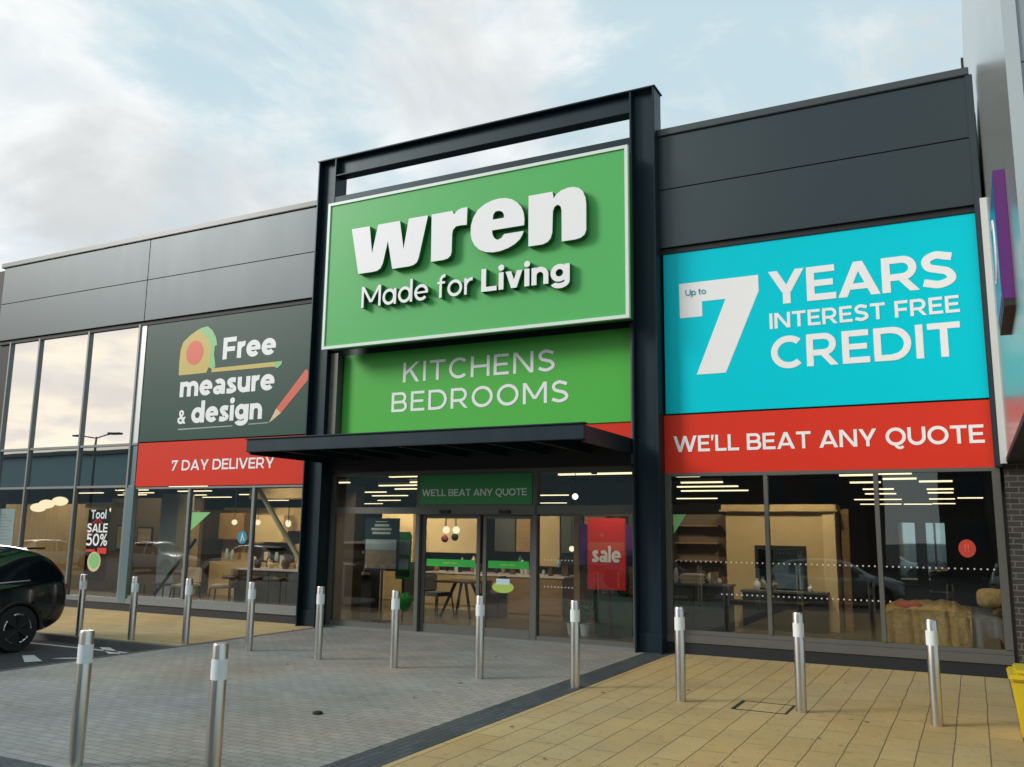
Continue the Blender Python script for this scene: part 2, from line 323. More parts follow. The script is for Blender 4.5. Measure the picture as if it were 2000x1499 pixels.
# ------------------------------------------------------------------ lettering
def lettering(parent, name, mats, s, x0, x1, z0, cap, t, yf, yb, mi=0, ms=None, gap=0.10):
    gl = [glyph(c, t)[0] for c in s]; tot = sum(gl) + gap * (len(s) - 1); k = (x1 - x0) / tot; x = 0.0; i = 0
    for word in s.split(' '):
        w = sum(gl[i:i + len(word)]) + gap * (len(word) - 1)
        m = MB(); write(m, word, x0 + x * k, x0 + (x + w) * k, z0, cap, t, yf, yb, mi, ms, gap); m.build(name, mats, parent)
        i += len(word) + 1
        if i - 1 < len(s): x += w + gap + gl[i - 1] + gap
def arc_pts(cx, cy, rx, ry, a0, a1, n): return [(cx + rx * math.cos(R(a0 + (a1 - a0) * i / n)), cy + ry * math.sin(R(a0 + (a1 - a0) * i / n))) for i in range(n + 1)]
def crom(pts, k=8):
    P_ = [pts[0]] + list(pts) + [pts[-1]]; out_ = []
    for i in range(1, len(P_) - 2):
        p0, p1, p2, p3 = P_[i - 1:i + 3]
        for j in range(k):
            t = j / k
            out_.append(tuple(0.5 * (2 * p1[d] + (p2[d] - p0[d]) * t + (2 * p0[d] - 5 * p1[d] + 4 * p2[d] - p3[d]) * t * t + (3 * p1[d] - p0[d] - 3 * p2[d] + p3[d]) * t ** 3) for d in (0, 1)))
    return out_ + [tuple(pts[-1])]
def stroke(pts, t, closed=False):
    L_, R_ = [], []
    for i, p in enumerate(pts):
        a = pts[max(i - 1, 0)]; b = pts[min(i + 1, len(pts) - 1)]
        dx, dy = b[0] - a[0], b[1] - a[1]; l = math.hypot(dx, dy) or 1
        nx, ny = -dy / l * t / 2, dx / l * t / 2
        L_.append((p[0] + nx, p[1] + ny)); R_.append((p[0] - nx, p[1] - ny))
    return L_ + R_[::-1]
def rect(x0, y0, x1, y1): return [(x0, y0), (x1, y0), (x1, y1), (x0, y1)]
def dia(xa, ya, xb, yb, w): return [(xa - w / 2, ya), (xa + w / 2, ya), (xb + w / 2, yb), (xb - w / 2, yb)]
def ring(cx, cy, rx, ry, a0, a1, t, n=26):
    return arc_pts(cx, cy, rx, ry, a0, a1, n) + arc_pts(cx, cy, rx - t, ry - t, a1, a0, n)
def full(cx, cy, rx, ry, t, n=36):
    return (arc_pts(cx, cy, rx, ry, 0, 360, n)[:-1], [arc_pts(cx, cy, rx - t, ry - t, 0, 360, n)[:-1]])
XH = 0.74
def glyph(c, t):
    """returns advance width and list of shapes; a shape is an outline or (outline, holes). Cap height 1."""
    h = t * 0.92; d = t * 1.12
    S = []; w = 0.8
    if c == ' ': return 0.30, []
    if c == 'A': w = 1.06; S = [dia(d / 2, 0, w / 2, 1, d), dia(w - d / 2, 0, w / 2, 1, d), rect(.24 * w, .20, .76 * w, .20 + h * .9)]
    elif c == 'B':
        w = .88; r2 = (.5 + h / 2) / 2; S = [rect(0, 0, t, 1), rect(0, 1 - h, w - .05 - r2, 1), rect(0, .5 - h / 2, w - r2, .5 + h / 2), rect(0, 0, w - r2, h), ring(w - .05 - r2, 1 - r2, r2, r2, -90, 90, t * .96), ring(w - r2, r2, r2, r2, -90, 90, t * .96)]
    elif c == 'C': w = .92; S = [ring(.52, .5, .53, .515, 47, 313, t)]
    elif c == 'D': w = 1.0; S = [rect(0, 0, t, 1), rect(0, 1 - h, w - .5, 1), rect(0, 0, w - .5, h), ring(w - .5, .5, .5, .5, -90, 90, t)]
    elif c == 'E': w = .76; S = [rect(0, 0, t, 1), rect(0, 1 - h, w - .02, 1), rect(0, .5 - h * .45, w - .07, .5 + h * .5), rect(0, 0, w, h)]
    elif c == 'F': w = .74; S = [rect(0, 0, t, 1), rect(0, 1 - h, w, 1), rect(0, .46 - h / 2, w - .06, .46 + h / 2)]
    elif c == 'H': w = .96; S = [rect(0, 0, t, 1), rect(w - t, 0, w, 1), rect(0, .5 - h / 2, w, .5 + h / 2)]
    elif c == 'I': w = t; S = [rect(0, 0, t, 1)]
    elif c == 'K': w = .90; S = [rect(0, 0, t, 1), [(t * .6, .30), (t * .6, .30 + d * 1.1), (w - .04 - d * 1.05, 1), (w - .04 + .02, 1)], dia(w - d * .58, 0, .40, .60, d * 1.16)]
    elif c == 'L': w = .70; S = [rect(0, 0, t, 1), rect(0, 0, w, h)]
    elif c == 'M': w = 1.16; S = [rect(0, 0, t, 1), rect(w - t, 0, w, 1), dia(d * .5, 1, w / 2, .22, d), dia(w - d * .5, 1, w / 2, .22, d)]
    elif c == 'N': w = .98; S = [rect(0, 0, t, 1), rect(w - t, 0, w, 1), [(0, 1), (d * 1.05, 1), (w, 0), (w - d * 1.05, 0)]]
    elif c == 'O': w = 1.08; S = [full(.54, .5, .54, .515, t)]
    elif c == 'Q': w = 1.08; S = [full(.54, .5, .54, .515, t), stroke(crom([(.50, .02), (.62, -.10), (.78, -.14), (.92, -.06)]), t * .8)]
    elif c == 'R': w = .90; r2 = .34; S = [rect(0, 0, t, 1), rect(0, 1 - h, w - .05 - r2, 1), rect(0, 1 - 2 * r2, w - .05 - r2, 1 - 2 * r2 + h), ring(w - .05 - r2, 1 - r2, r2, r2, -90, 90, t * .96), dia(w - d * .5, 0, w * .55, .36, d)]
    elif c == 'S': w = .80; e = t / 2; S = [stroke(crom([(w - .07, .83), (w * .70, .97 - e), (.47 * w, 1.015 - e), (.20 * w + e * .3, .93 - e * .8), (.06 + e * .6, .735), (.20 * w + e * .3, .58), (.5 * w, .505), (.80 * w - e * .3, .43), (w - .02 - e * .7, .265), (.80 * w - e * .2, .07 + e * .8), (.50 * w, -.015 + e), (.22 * w, .035 + e), (.05, .17)]), t)]
    elif c == 'T': w = .84; S = [rect(w / 2 - t / 2, 0, w / 2 + t / 2, 1), rect(0, 1 - h, w, 1)]
    elif c == 'U': w = .94; S = [rect(0, .42, t, 1), rect(w - t, .42, w, 1), ring(w / 2, .43, w / 2, .445, 180, 360, t)]
    elif c == 'V': w = 1.02; S = [dia(w / 2, 0, d / 2, 1, d), dia(w / 2, 0, w - d / 2, 1, d)]
    elif c == 'W': w = 1.52; S = [dia(w * .29, 0, d / 2, 1, d), dia(w * .29, 0, w / 2, 1, d * .95), dia(w * .71, 0, w / 2, 1, d * .95), dia(w * .71, 0, w - d / 2, 1, d)]
    elif c == 'Y': w = .98; S = [rect(w / 2 - t / 2, 0, w / 2 + t / 2, .42), dia(w / 2, .34, d * .55, 1, d * 1.05), dia(w / 2, .34, w - d * .55, 1, d * 1.05)]
    elif c == "'": w = t * .9; S = [[(t * .05, .66), (t * .55, .66), (t * .95, 1), (0, 1)]]
    elif c == '7': w = .76; S = [rect(0, 1 - h, w, 1), rect(0, .70, t * .9, 1), dia(.17, 0, w - d / 2, 1, d)]
    elif c == '5': w = .74; S = [rect(.10, 1 - h, .68, 1), rect(.10, .48, .10 + t * .9, 1), stroke(crom([(.10 + t * .2, .55), (.36, .62), (.60, .52), (.66, .32), (.56, .13), (.34, t / 2), (.03, .14)]), t)]
    elif c == '0': w = .82; S = [full(.41, .5, .41, .51, t)]
    elif c == '%': w = .92; S = [full(.22, .76, .22, .24, t * .75, 20), full(.70, .24, .22, .24, t * .75, 20), dia(.16, 0, .76, 1, t * .8)]
    elif c == '&': w = .84; S = [full(.37, .77, .25, .24, t * .85, 20), full(.35, .26, .35, .275, t * .9, 24), dia(w - d * .5, 0, .30, .60, d * 1.0), dia(.50, .12, w - d * .45, .50, d * .9)]
    elif c == '!': w = t * 1.1; S = [rect(0, .32, t, 1), rect(0, 0, t, t * 1.05)]
    else:
        x = XH; rr = x / 2
        if c == 'o': w = .80; S = [full(.40, rr, .40, rr + .012, t)]
        elif c == 'q0': pass
        elif c == 'a': w = .80; S = [full(.38, rr, .38, rr + .012, t), rect(w - t, 0, w, x)]          # single storey
        elif c == 'à':                                                                               # double storey
            w = .70; S = [rect(w - t, 0, w, x * .66), ring(w * .5, x - .29, w * .5, .30, 0, 140, t), full(.27, .205, .27, .215, t * .82), rect(.27, .42 - t * .82, w - t * .5, .42)]
        elif c == 'd': w = .82; S = [full(.38, rr, .38, rr + .012, t), rect(w - t, 0, w, 1.06)]
        elif c == 'p': w = .82; S = [full(w - .38, rr, .38, rr + .012, t), rect(0, -.28, t, x)]
        elif c == 'g': w = .80; S = [full(.37, rr + .02, .37, rr, t), rect(w - t, 0, w, x), ring(w / 2 - .01, .03, w / 2 + .01, .29, 205, 360, t)]
        elif c == 'e': w = .76; S = [ring(.39, rr, .39, rr + .012, 0, 318, t), rect(t * .6, rr - h * .36, .78 - t * .04, rr + h * .36)]
        elif c == 'f': w = .46; S = [rect(.12, 0, .12 + t, .80), ring(.12 + .27, .79, .27, .27, 75, 180, t), rect(0, x - h * .8, .43, x)]
        elif c == 'i': w = t; S = [rect(0, 0, t, x), (arc_pts(t / 2, .95, t * .62, t * .62, 0, 360, 16)[:-1], [])]
        elif c == 'l': w = t; S = [rect(0, 0, t, 1.04)]
        elif c == 'n': w = .72; S = [rect(0, 0, t, x), rect(w - t, 0, w, x - .35), ring(w / 2, x - .36, w / 2, .37, 0, 180, t)]
        elif c == 'm': w = 1.14; S = [rect(0, 0, t, x)] + [q for k in (0, 1) for q in (rect((k + 1) * (w - t) / 2, 0, (k + 1) * (w - t) / 2 + t, x - .30), ring(k * (w - t) / 2 + ((w - t) / 2 + t) / 2, x - .31, ((w - t) / 2 + t) / 2, .32, 0, 180, t))]
        elif c == 'r': w = .44; S = [rect(0, 0, t, x), ring(.40, x - .38, .40, .39, 82, 180, t)]
        elif c == 's': w = .58; e = t / 2; S = [stroke(crom([(w - .05, x - .13), (w * .5, x - e + .01), (.10 + e * .5, x - .19), (w * .5, rr), (w - .03 - e * .6, .19), (w * .5, e - .01), (.03, .12)]), t)]
        elif c == 't': w = .48; S = [rect(.12, .2, .12 + t, .95), rect(0, x - h * .8, .46, x), ring(.12 + .24, .23, .24, .24, 180, 285, t)]
        elif c == 'u': w = .72; S = [rect(0, .35, t, x), rect(w - t, 0, w, x), ring(w / 2, .36, w / 2, .37, 180, 360, t)]
        elif c == 'v': w = .74; S = [dia(w / 2, 0, d / 2, x, d), dia(w / 2, 0, w - d / 2, x, d)]
    return w, S
def write(mb, s, x0, x1, z0, cap, t, yf, yb, mi=0, ms=None, gap=0.10, slope=0.0):
    gl = [glyph(c, t) for c in s]
    tot = sum(g[0] for g in gl) + gap * (len(s) - 1)
    k = (x1 - x0) / tot; x = 0.0; q = 0
    for w, S in gl:
        for sh in S:
            outer, holes = sh if isinstance(sh, tuple) else (sh, [])
            f = lambda p: (x0 + (x + p[0]) * k, z0 + p[1] * cap)
            e = 0.00035 * (q % 7); q += 1
            mb.plate([f(p) for p in outer], yf - e, yb, mi, ms, [[f(p) for p in h_] for h_ in holes])
        x += w + gap
    return mb

# ================================================================== GROUND
def sheet(name, pts, mat, faces=None):
    m = MB(); m.add(pts, faces or [tuple(range(len(pts)))]); o = m.build(name, mat, recalc=False); return structure(o)
# car park: level beside the forecourt, falling gently away from the shop
ys = [(200, -0.10), (-9.35, -0.10), (-13, -0.30), (-19, -0.60), (-300, -0.60)]
m = MB(); m.add([(x, y, z) for y, z in ys for x in (-300, 250)], [(2 * i, 2 * i + 2, 2 * i + 3, 2 * i + 1) for i in range(4)])
structure(m.build('car_park', 'asphalt', recalc=False))
def slab(name, poly, mat, top=0.0):
    m = MB(); n = len(poly)
    m.add([(x, y, top) for x, y in poly] + [(x, y, top - 0.3) for x, y in poly], [tuple(range(n))] + [(i, n + i, n + (i + 1) % n, (i + 1) % n) for i in range(n)])
    return structure(m.build(name, mat))
slab('forecourt_paving', [(-10.90, -8.90), (-4.58, -8.90), (-4.60, 0.20), (-10.90, 0.20)], 'block_grey')
slab('pavement_right', [(-4.20, -9.30), (12, -9.30), (12, 0.02), (-4.20, 0.02)], 'slab_yellow')
slab('paving_band', [(-4.58, -9.30), (-4.20, -9.30), (-4.20, 0.2), (-4.60, 0.2), (-4.58, -8.90)], 'band_blue', 0.003)
slab('paving_band_edge', [(-11.02, -9.30), (-4.58, -9.30), (-4.58, -8.90), (-10.90, -8.90), (-10.90, -3.58), (-11.02, -3.58)], 'band_blue', 0.002)
slab('pavement_left', [(-60, -3.46), (-11.02, -3.46), (-11.02, 0.02), (-60, 0.02)], 'flag_yellow', 0.001)
slab('kerb_left', [(-60, -3.58), (-10.90, -3.58), (-10.90, 0.02), (-11.02, 0.02), (-11.02, -3.46), (-60, -3.46)], 'kerb', 0.004)
def stripe(pts): 
    m = MB(); m.add([(x, y, -0.096) for x, y in pts], [tuple(range(len(pts)))]); return m
mk = MB()
for pts in ([(-11.75, -4.12), (-11.60, -4.02), (-12.35, -3.62), (-12.5, -3.7)], [(-11.55, -3.95), (-11.5, -3.86), (-15.5, -3.90), (-15.5, -3.99)], [(-12.0, -5.30), (-11.9, -5.10), (-12.55, -4.78), (-12.65, -4.9)],
            [(-11.55, -3.9), (-11.45, -3.9), (-11.45, -9.0), (-11.55, -9.0)], [(-11.95, -4.75), (-11.55, -4.45), (-11.55, -4.6), (-12.0, -4.9)]):
    mk.add([(x, y, -0.096) for x, y in pts], [(0, 1, 2, 3)])
structure(mk.build('road_markings', 'white_paint'))
m = MB()
for (a, b) in (((-2.38, -3.42), (-2.36, -3.93)), ((-2.36, -3.93), (-1.83, -3.93)), ((-1.83, -3.93), (-1.83, -3.42)), ((-2.38, -3.42), (-1.83, -3.42))):
    x0, x1 = sorted((a[0], b[0])); y0, y1 = sorted((a[1], b[1])); m.box(x0 - .010, x1 + .010, y0 - .010, y1 + .010, -0.02, 0.004)
t_ = thing('manhole_cover', 'recessed square access cover in the yellow slabs left of the middle right bollard', 'manhole cover', (-2.1, -3.67, 0))
m.build('frame', 'stone_dark', t_)
m = MB(); m.box(-2.34, -1.85, -3.91, -3.44, -0.02, 0.003); m.build('tray', 'slab_yellow', t_)
m = MB(); m.lathe([(0.02, 0), (0.055, 0.008), (0.045, 0.022), (0.015, 0.03)], (-5.89, -6.35, 0), 9)
one('litter', m, 'stone_dark', 'small dark lump of litter lying on the grey block paving', 'litter', (-5.89, -6.35, 0))

# ================================================================== SHOP BUILDING
shop = thing('retail_building', 'dark grey clad retail unit with full height glazing and an entrance portal', 'building', (-11, 0, 0))
def part(name, mb, mats, parent=shop, **k): return mb.build(name, mats, parent, **k)
XL, XR = -22.0, 0.36
# cladding boards left and right of the portal, two rows each
for (xa, xb) in ((-21.9, -16.51), (-16.495, -11.0)):
    for (za, zb) in ((6.44, 7.395), (7.41, 8.36)):
        part('cladding_panel', MB().box(xa, xb, -0.10, 0.02, za, zb), 'clad', bevel=0.004)
for (za, zb) in ((6.44, 7.435), (7.45, 8.38)):
    part('cladding_panel', MB().box(-4.30, 0.33, -0.10, 0.02, za, zb), 'clad', bevel=0.004)
part('cladding_panel', MB().box(-11.0, -4.30, 0.0, 0.05, 5.15, 8.2), 'clad')
m = MB(); m.box(-21.95, 0.36, 0.03, 0.3, 6.2, 8.37); part('backing_wall', m, 'black_gap')
part('coping', MB().box(-22.0, -11.0, -0.14, 0.35, 8.38, 8.50), 'coping', bevel=0.01)
part('coping', MB().box(-4.30, 0.36, -0.14, 0.35, 8.39, 8.51), 'coping', bevel=0.01)
part('coping', MB().box(-11.0, -4.30, 0.05, 0.35, 8.2, 8.35), 'coping')
part('corner_post', MB().box(-22.6, -21.43, 0.0, 0.3, 0.0, 6.40), 'black_gap')
part('corner_post', MB().box(0.30, 0.40, -0.12, 0.2, 2.74, 8.40), 'clad', bevel=0.01)
part('fascia_return', MB().box(-22.6, -21.92, 0.02, 0.3, 6.40, 8.37), 'black_gap'); part('soffit', MB().box(-21.90, -11.0, -0.05, 0.05, 6.345, 6.435), 'black_gap'); part('soffit', MB().box(-4.30, 0.33, -0.05, 0.05, 6.345, 6.435), 'black_gap')  # soffit strips carried down in black to stand in for shade under the fascia
part('roof', MB().box(-45, 0.40, 0.35, 30, 8.0, 8.2), 'int_dark')
part('ceiling', MB().box(-45, 0.40, 0.35, 30, 4.4, 4.6), 'int_dark')
part('floor', MB().box(-45, 0.40, 0.12, 30, -0.1, 0.05), 'int_floor')
part('rear_wall', MB().box(-45, 0.40, 29.8, 30, 0.05, 4.4), 'int_wall'); part('side_wall', MB().box(0.36, 0.42, 0.35, 30, 0.05, 8.0), 'int_dark')
part('side_wall', MB().box(-45.2, -45, 0.35, 30, 0.05, 8.0), 'int_wall')
part('upper_wall', MB().box(-21.42, -16.52, 0.12, 0.2, 2.72, 6.4), 'black_gap'); part('upper_wall', MB().box(-16.42, -4.3, 0.05, 0.2, 2.87, 6.2), 'black_gap'); part('upper_wall', MB().box(-4.3, 0.34, 0.05, 0.2, 2.76, 6.4), 'black_gap')
part('gable_wall', MB().box(-45, -22.3, 0.1, 0.3, 0.0, 8.2), 'plinth')
# ---- right hand display window
W1 = MB(); 
W1.box(-4.32, 0.36, -0.05, 0.06, 0.17, 0.29); W1.box(-4.32, 0.36, -0.02, 0.05, 0.29, 0.355)
for x in (-4.26, -2.74, -1.20, 0.31): W1.box(x - (.05 if x in (-4.26, .31) else .032), x + (.05 if x in (-4.26, .31) else .032), -0.035, 0.05, 0.355, 2.69)
W1.box(-4.32, 0.36, -0.03, 0.05, 2.69, 2.75)
wf = part('window_frame', W1, 'frame_grey', bevel=0.004)
for (a, b) in ((-4.21, -2.772), (-2.708, -1.232), (-1.168, 0.26)): MB().box(a, b, 0.0, 0.012, 0.355, 2.69).build('pane', 'glass', wf)
part('plinth', MB().box(-4.32, 0.40, -0.03, 0.1, 0.0, 0.17), 'plinth')
# ---- left hand display window
W2 = MB()
W2.box(-16.42, -11.45, -0.06, 0.06, 0.16, 0.27); W2.box(-16.42, -11.45, -0.03, 0.05, 0.27, 0.33)
for x in (-14.75, -12.94, -11.49): W2.box(x - .035, x + .035, -0.04, 0.05, 0.33, 2.62)
W2.box(-16.42, -11.45, -0.03, 0.05, 2.62, 2.66)
wf = part('window_frame', W2, 'frame_alu', bevel=0.004)
for (a, b) in ((-16.38, -14.785), (-14.715, -12.975), (-12.905, -11.525)): MB().box(a, b, 0.0, 0.012, 0.33, 2.62).build('pane', 'glass_bronze', wf)
part('window_pillar', MB().box(-16.66, -16.42, -0.06, 0.06, 0.16, 2.66), 'pillar_teal', bevel=0.005)
part('plinth', MB().box(-21.42, -11.45, -0.03, 0.1, 0.0, 0.16), 'plinth')
# ---- far left curtain wall
W3 = MB()
xs = [-21.40, -20.25, -18.42, -16.68]
for x in xs: W3.box(x - .03, x + .03, -0.06, 0.05, 0.27, 6.38)
W3.box(-21.42, -16.66, -0.05, 0.06, 0.16, 0.27)
for z in (2.66, 3.60): W3.box(-21.42, -16.45, -0.045, 0.05, z, z + .055)
wf = part('curtain_wall', W3, 'frame_alu', bevel=0.004)
for a, b in zip(xs[:-1], xs[1:]):
    MB().box(a + .03, b - .03, 0.0, 0.012, 0.27, 2.66).build('pane', 'glass_bronze', wf)
    MB().box(a + .03, b - .03, 0.0, 0.012, 2.715, 3.60).build('pane', 'spandrel_low', wf)
    MB().box(a + .03, b - .03, 0.0, 0.012, 3.655, 6.38).build('pane', 'spandrel', wf)
part('edge_trim', MB().box(-16.65, -16.47, -0.03, 0.05, 3.655, 6.38), 'silver_trim'); part('edge_trim', MB().box(-16.65, -16.47, -0.02, 0.05, 2.715, 3.60), 'pillar_teal')
# ---- entrance screen
E1 = MB()
E1.box(-11.10, -10.93, 0.02, 0.16, 0.0, 2.86)                                  # left jamb
E1.box(-4.87, -4.74, 0.02, 0.16, 0.0, 2.86)
E1.box(-10.93, -9.02, 0.03, 0.15, 2.10, 2.22); E1.box(-6.60, -4.87, 0.03, 0.15, 2.10, 2.25)
E1.box(-9.02, -6.60, 0.0, 0.20, 2.09, 2.26)                                   # door operator box
E1.box(-10.93, -4.87, 0.02, 0.16, 2.80, 2.90)
for x in (-8.98, -6.62): E1.box(x - .04, x + .04, 0.02, 0.16, 0.0, 2.80)
E1.box(-10.93, -9.02, 0.03, 0.15, 0.0, 0.12); E1.box(-6.58, -4.87, 0.03, 0.15, 0.0, 0.10)
ef = part('entrance_frame', E1, 'frame_grey', bevel=0.004)
for (a, b, c, d) in ((-10.93, -9.02, 0.12, 2.10), (-6.58, -4.87, 0.10, 2.10), (-10.93, -9.02, 2.22, 2.80), (-6.58, -4.87, 2.25, 2.80)): MB().box(a, b, 0.085, 0.097, c, d).build('pane', 'glass', ef)
for x in (-8.38, -7.18): MB().box(x - .11, x + .11, -0.05, 0.0, 2.11, 2.165).build('door_sensor', 'plastic_black', ef, bevel=0.01)
part('threshold', MB().box(-11.05, -4.80, -0.05, 0.2, 0.0, 0.03), 'frame_alu')
for (a, b) in ((-8.93, -7.72), (-7.66, -6.67)):
    D1 = MB(); D1.box(a, a + .07, 0.10, 0.14, 0.03, 2.09); D1.box(b - .07, b, 0.10, 0.14, 0.03, 2.09); D1.box(a + .07, b - .07, 0.10, 0.14, 2.02, 2.09); D1.box(a + .07, b - .07, 0.10, 0.14, 0.03, 0.17)
    dr = part('sliding_door', D1, 'frame_grey', bevel=0.003)
    MB().box(a + .07, b - .07, 0.115, 0.125, 0.17, 2.02).build('pane', 'glass', dr)
    MB().box(a + .11, b - .09, 0.104, 0.112, 1.175, 1.30).build('safety_band', 'band_green', dr)
    tm = MB(); cx = (a + b) / 2; write(tm, 'oooo ooo', cx - .14, cx + .14, 1.222, .035, .2, 0.101, 0.104); tm.build('lettering', 'lime', dr)
# dotted manifestation marks on the glazing
def dots(x0, x1, z, y, n):
    m = MB()
    for i in range(n):
        x = x0 + (x1 - x0) * i / (n - 1); m.box(x - .010, x + .010, y - .003, y, z - .010, z + .010)
    return stuff(part('safety_dots', m, 'dot'))
dots(-4.15, 0.28, 1.385, -0.001, 58); dots(-3.45, -1.1, 0.91, -0.001, 32); dots(-6.45, -5.95, 1.34, 0.084, 9); dots(-6.45, -5.95, 0.90, 0.084, 9)

# ================================================================== ENTRANCE PORTAL (steel I-sections)
portal = thing('entrance_portal', 'tall dark steel portal frame of two columns and a top beam over the doors', 'portal frame', (-7.87, -0.1, 0))
def column(xa, xb):
    m = MB(); m.box(xa, xa + .035, -0.30, 0.06, 0.0, 9.22); m.box(xb - .035, xb, -0.30, 0.06, 0.0, 9.22); m.box(xa + .035, xb - .035, -0.17, -0.14, 0.0, 9.20)
    m.box(xa + .035, xb - .035, -0.20, -0.17, 0.0, 0.3)
    return m
for xa, xb in ((-11.45, -10.99), (-4.74, -4.30)): column(xa, xb).build('column', 'steel_dark', portal, bevel=0.006)
m = MB(); m.box(-10.99, -4.74, -0.29, -0.04, 8.85, 8.875); m.box(-11.47, -4.28, -0.31, 0.10, 9.222, 9.25); m.box(-10.99, -4.74, -0.18, -0.15, 8.875, 9.222); m.build('beam', 'steel_dark', portal, bevel=0.005)
m = MB(); m.box(-10.99, -4.74, -0.29, -0.06, 8.20, 8.40)
for i in range(150): x = -10.97 + i * 0.0415; m.box(x, x + .02, -0.30, -0.28, 8.10, 8.22)
stuff_ = m.build('sign_rail', 'steel_dark', portal)
for (a, b, z) in ((-10.98, -10.80, 3.35), (-4.80, -4.745, 2.9)): MB().box(a, b, -0.20, 0.0, z, 5.2).build('side_panel', 'frame_grey', portal)
# canopy
can = thing('entrance_canopy', 'flat dark steel canopy projecting over the sliding doors', 'canopy', (-7.9, -1.1, 3.1))
CX0, CX1, CY0, CY1 = -11.08, -4.77, -2.22, -0.02
def cbox(x0, x1, y0, y1, z0, z1): return MB().box(x0, x1, y0, y1, z0, z1)
m = cbox(CX0, CX1, CY0, CY0 + .06, 3.10, 3.315); m.box(CX0 - .02, CX1 + .02, CY0 - .03, CY0 + .10, 3.315, 3.335); m.box(CX0, CX1, CY0 - .015, CY0, 3.10, 3.115); m.build('front_fascia', 'steel_dark', can, bevel=0.004)
for x in (CX0, CX1 - .06): cbox(x, x + .06, CY0 + .06, CY1, 3.06, 3.30).build('side_fascia', 'steel_dark', can, bevel=0.004)
cbox(CX0 + .06, CX1 - .06, CY0 + .06, CY1, 3.24, 3.30).build('deck', 'steel_dark', can)
for i in range(1, 8):
    x = CX0 + (CX1 - CX0) * i / 8; cbox(x - .03, x + .03, CY0 + .06, CY1, 3.09, 3.24).build('rib', 'steel_dark', can)
cbox(CX0 + .06, CX1 - .06, CY1 - .08, CY1, 2.88, 3.24).build('rear_beam', 'black_gap', can)
for x in (-9.75, -5.4): MB().lathe([(0.07, 3.225), (0.07, 3.24)], (x, -1.2, 0), 16).build('downlight', 'frame_grey', can)

# ================================================================== SIGNS
def outline_frame(x0, x1, z0, z1, w, yf, yb):
    m = MB(); m.plate(rect(x0, z0, x1, z1), yf, yb, 0, None, [rect(x0 + w, z0 + w, x1 - w, z1 - w)]); return m
sg_ = thing('shop_sign', 'large bright green box sign with raised white brand lettering and pale border on the portal', 'sign', (-7.76, -0.4, 5.2))
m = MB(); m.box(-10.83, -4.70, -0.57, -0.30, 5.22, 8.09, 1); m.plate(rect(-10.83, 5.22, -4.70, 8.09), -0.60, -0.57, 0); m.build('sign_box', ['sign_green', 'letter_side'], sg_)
outline_frame(-10.87, -4.66, 5.19, 8.12, 0.055, -0.625, -0.55).build('border', 'trim_white', sg_)
LET = {
 'w': [(-10.181, 7.46), (-9.76, 7.456), (-9.683, 6.914), (-9.568, 7.456), (-9.075, 7.456), (-8.972, 6.901), (-8.877, 7.468), (-8.457, 7.464), (-8.631, 6.69), (-8.67, 6.605), (-8.738, 6.565), (-8.835, 6.55), (-9.21, 6.55), (-9.329, 7.1), (-9.427, 6.68), (-9.478, 6.595), (-9.556, 6.557), (-9.651, 6.55), (-9.984, 6.55)],
 'r': [(-8.379, 7.466), (-7.94, 7.466), (-7.905, 7.395), (-7.827, 7.462), (-7.734, 7.487), (-7.628, 7.484), (-7.634, 7.157), (-7.766, 7.167), (-7.858, 7.161), (-7.917, 7.105), (-7.932, 7.035), (-7.935, 6.702), (-7.955, 6.633), (-8.016, 6.588), (-8.109, 6.572), (-8.366, 6.572)],
 'e': [(-6.495, 6.975), (-6.49, 7.095), (-6.51, 7.213), (-6.554, 7.313), (-6.642, 7.414), (-6.743, 7.484), (-6.856, 7.524), (-6.996, 7.538), (-7.148, 7.523), (-7.289, 7.475), (-7.417, 7.395), (-7.505, 7.267), (-7.548, 7.132), (-7.551, 6.99), (-7.529, 6.869), (-7.468, 6.755), (-7.375, 6.665), (-7.246, 6.601), (-7.093, 6.574), (-6.954, 6.578), (-6.805, 6.609), (-6.67, 6.664), (-6.572, 6.735), (-6.524, 6.814), (-6.5, 6.873), (-6.884, 6.873), (-6.933, 6.811), (-7.008, 6.787), (-7.072, 6.826), (-7.112, 6.901), (-7.119, 6.975)],
 'n': [(-6.415, 7.486), (-5.961, 7.486), (-5.943, 7.36), (-5.89, 7.431), (-5.795, 7.483), (-5.678, 7.507), (-5.584, 7.505), (-5.48, 7.467), (-5.405, 7.392), (-5.359, 7.273), (-5.348, 7.159), (-5.348, 6.716), (-5.377, 6.644), (-5.445, 6.599), (-5.537, 6.582), (-5.790, 6.582), (-5.794, 7.12), (-5.812, 7.201), (-5.865, 7.240), (-5.924, 7.211), (-5.955, 7.136), (-5.964, 6.764), (-5.993, 6.668), (-6.052, 6.609), (-6.147, 6.582), (-6.410, 6.582)]}
for c in 'wren':
    hs = [[(-7.11, 7.17), (-6.889, 7.17), (-6.89, 7.228), (-6.922, 7.286), (-6.992, 7.315), (-7.062, 7.308), (-7.099, 7.262)]] if c == 'e' else []
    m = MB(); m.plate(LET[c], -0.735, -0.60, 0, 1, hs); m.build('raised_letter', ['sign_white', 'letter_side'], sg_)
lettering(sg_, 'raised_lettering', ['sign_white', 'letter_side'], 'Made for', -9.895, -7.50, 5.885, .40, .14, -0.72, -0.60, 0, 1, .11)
m = MB(); write(m, 'Living', -7.325, -5.65, 5.892, .41, .215, -0.72, -0.60, 0, 1, gap=.09); m.build('raised_lettering', ['sign_white', 'letter_side'], sg_)

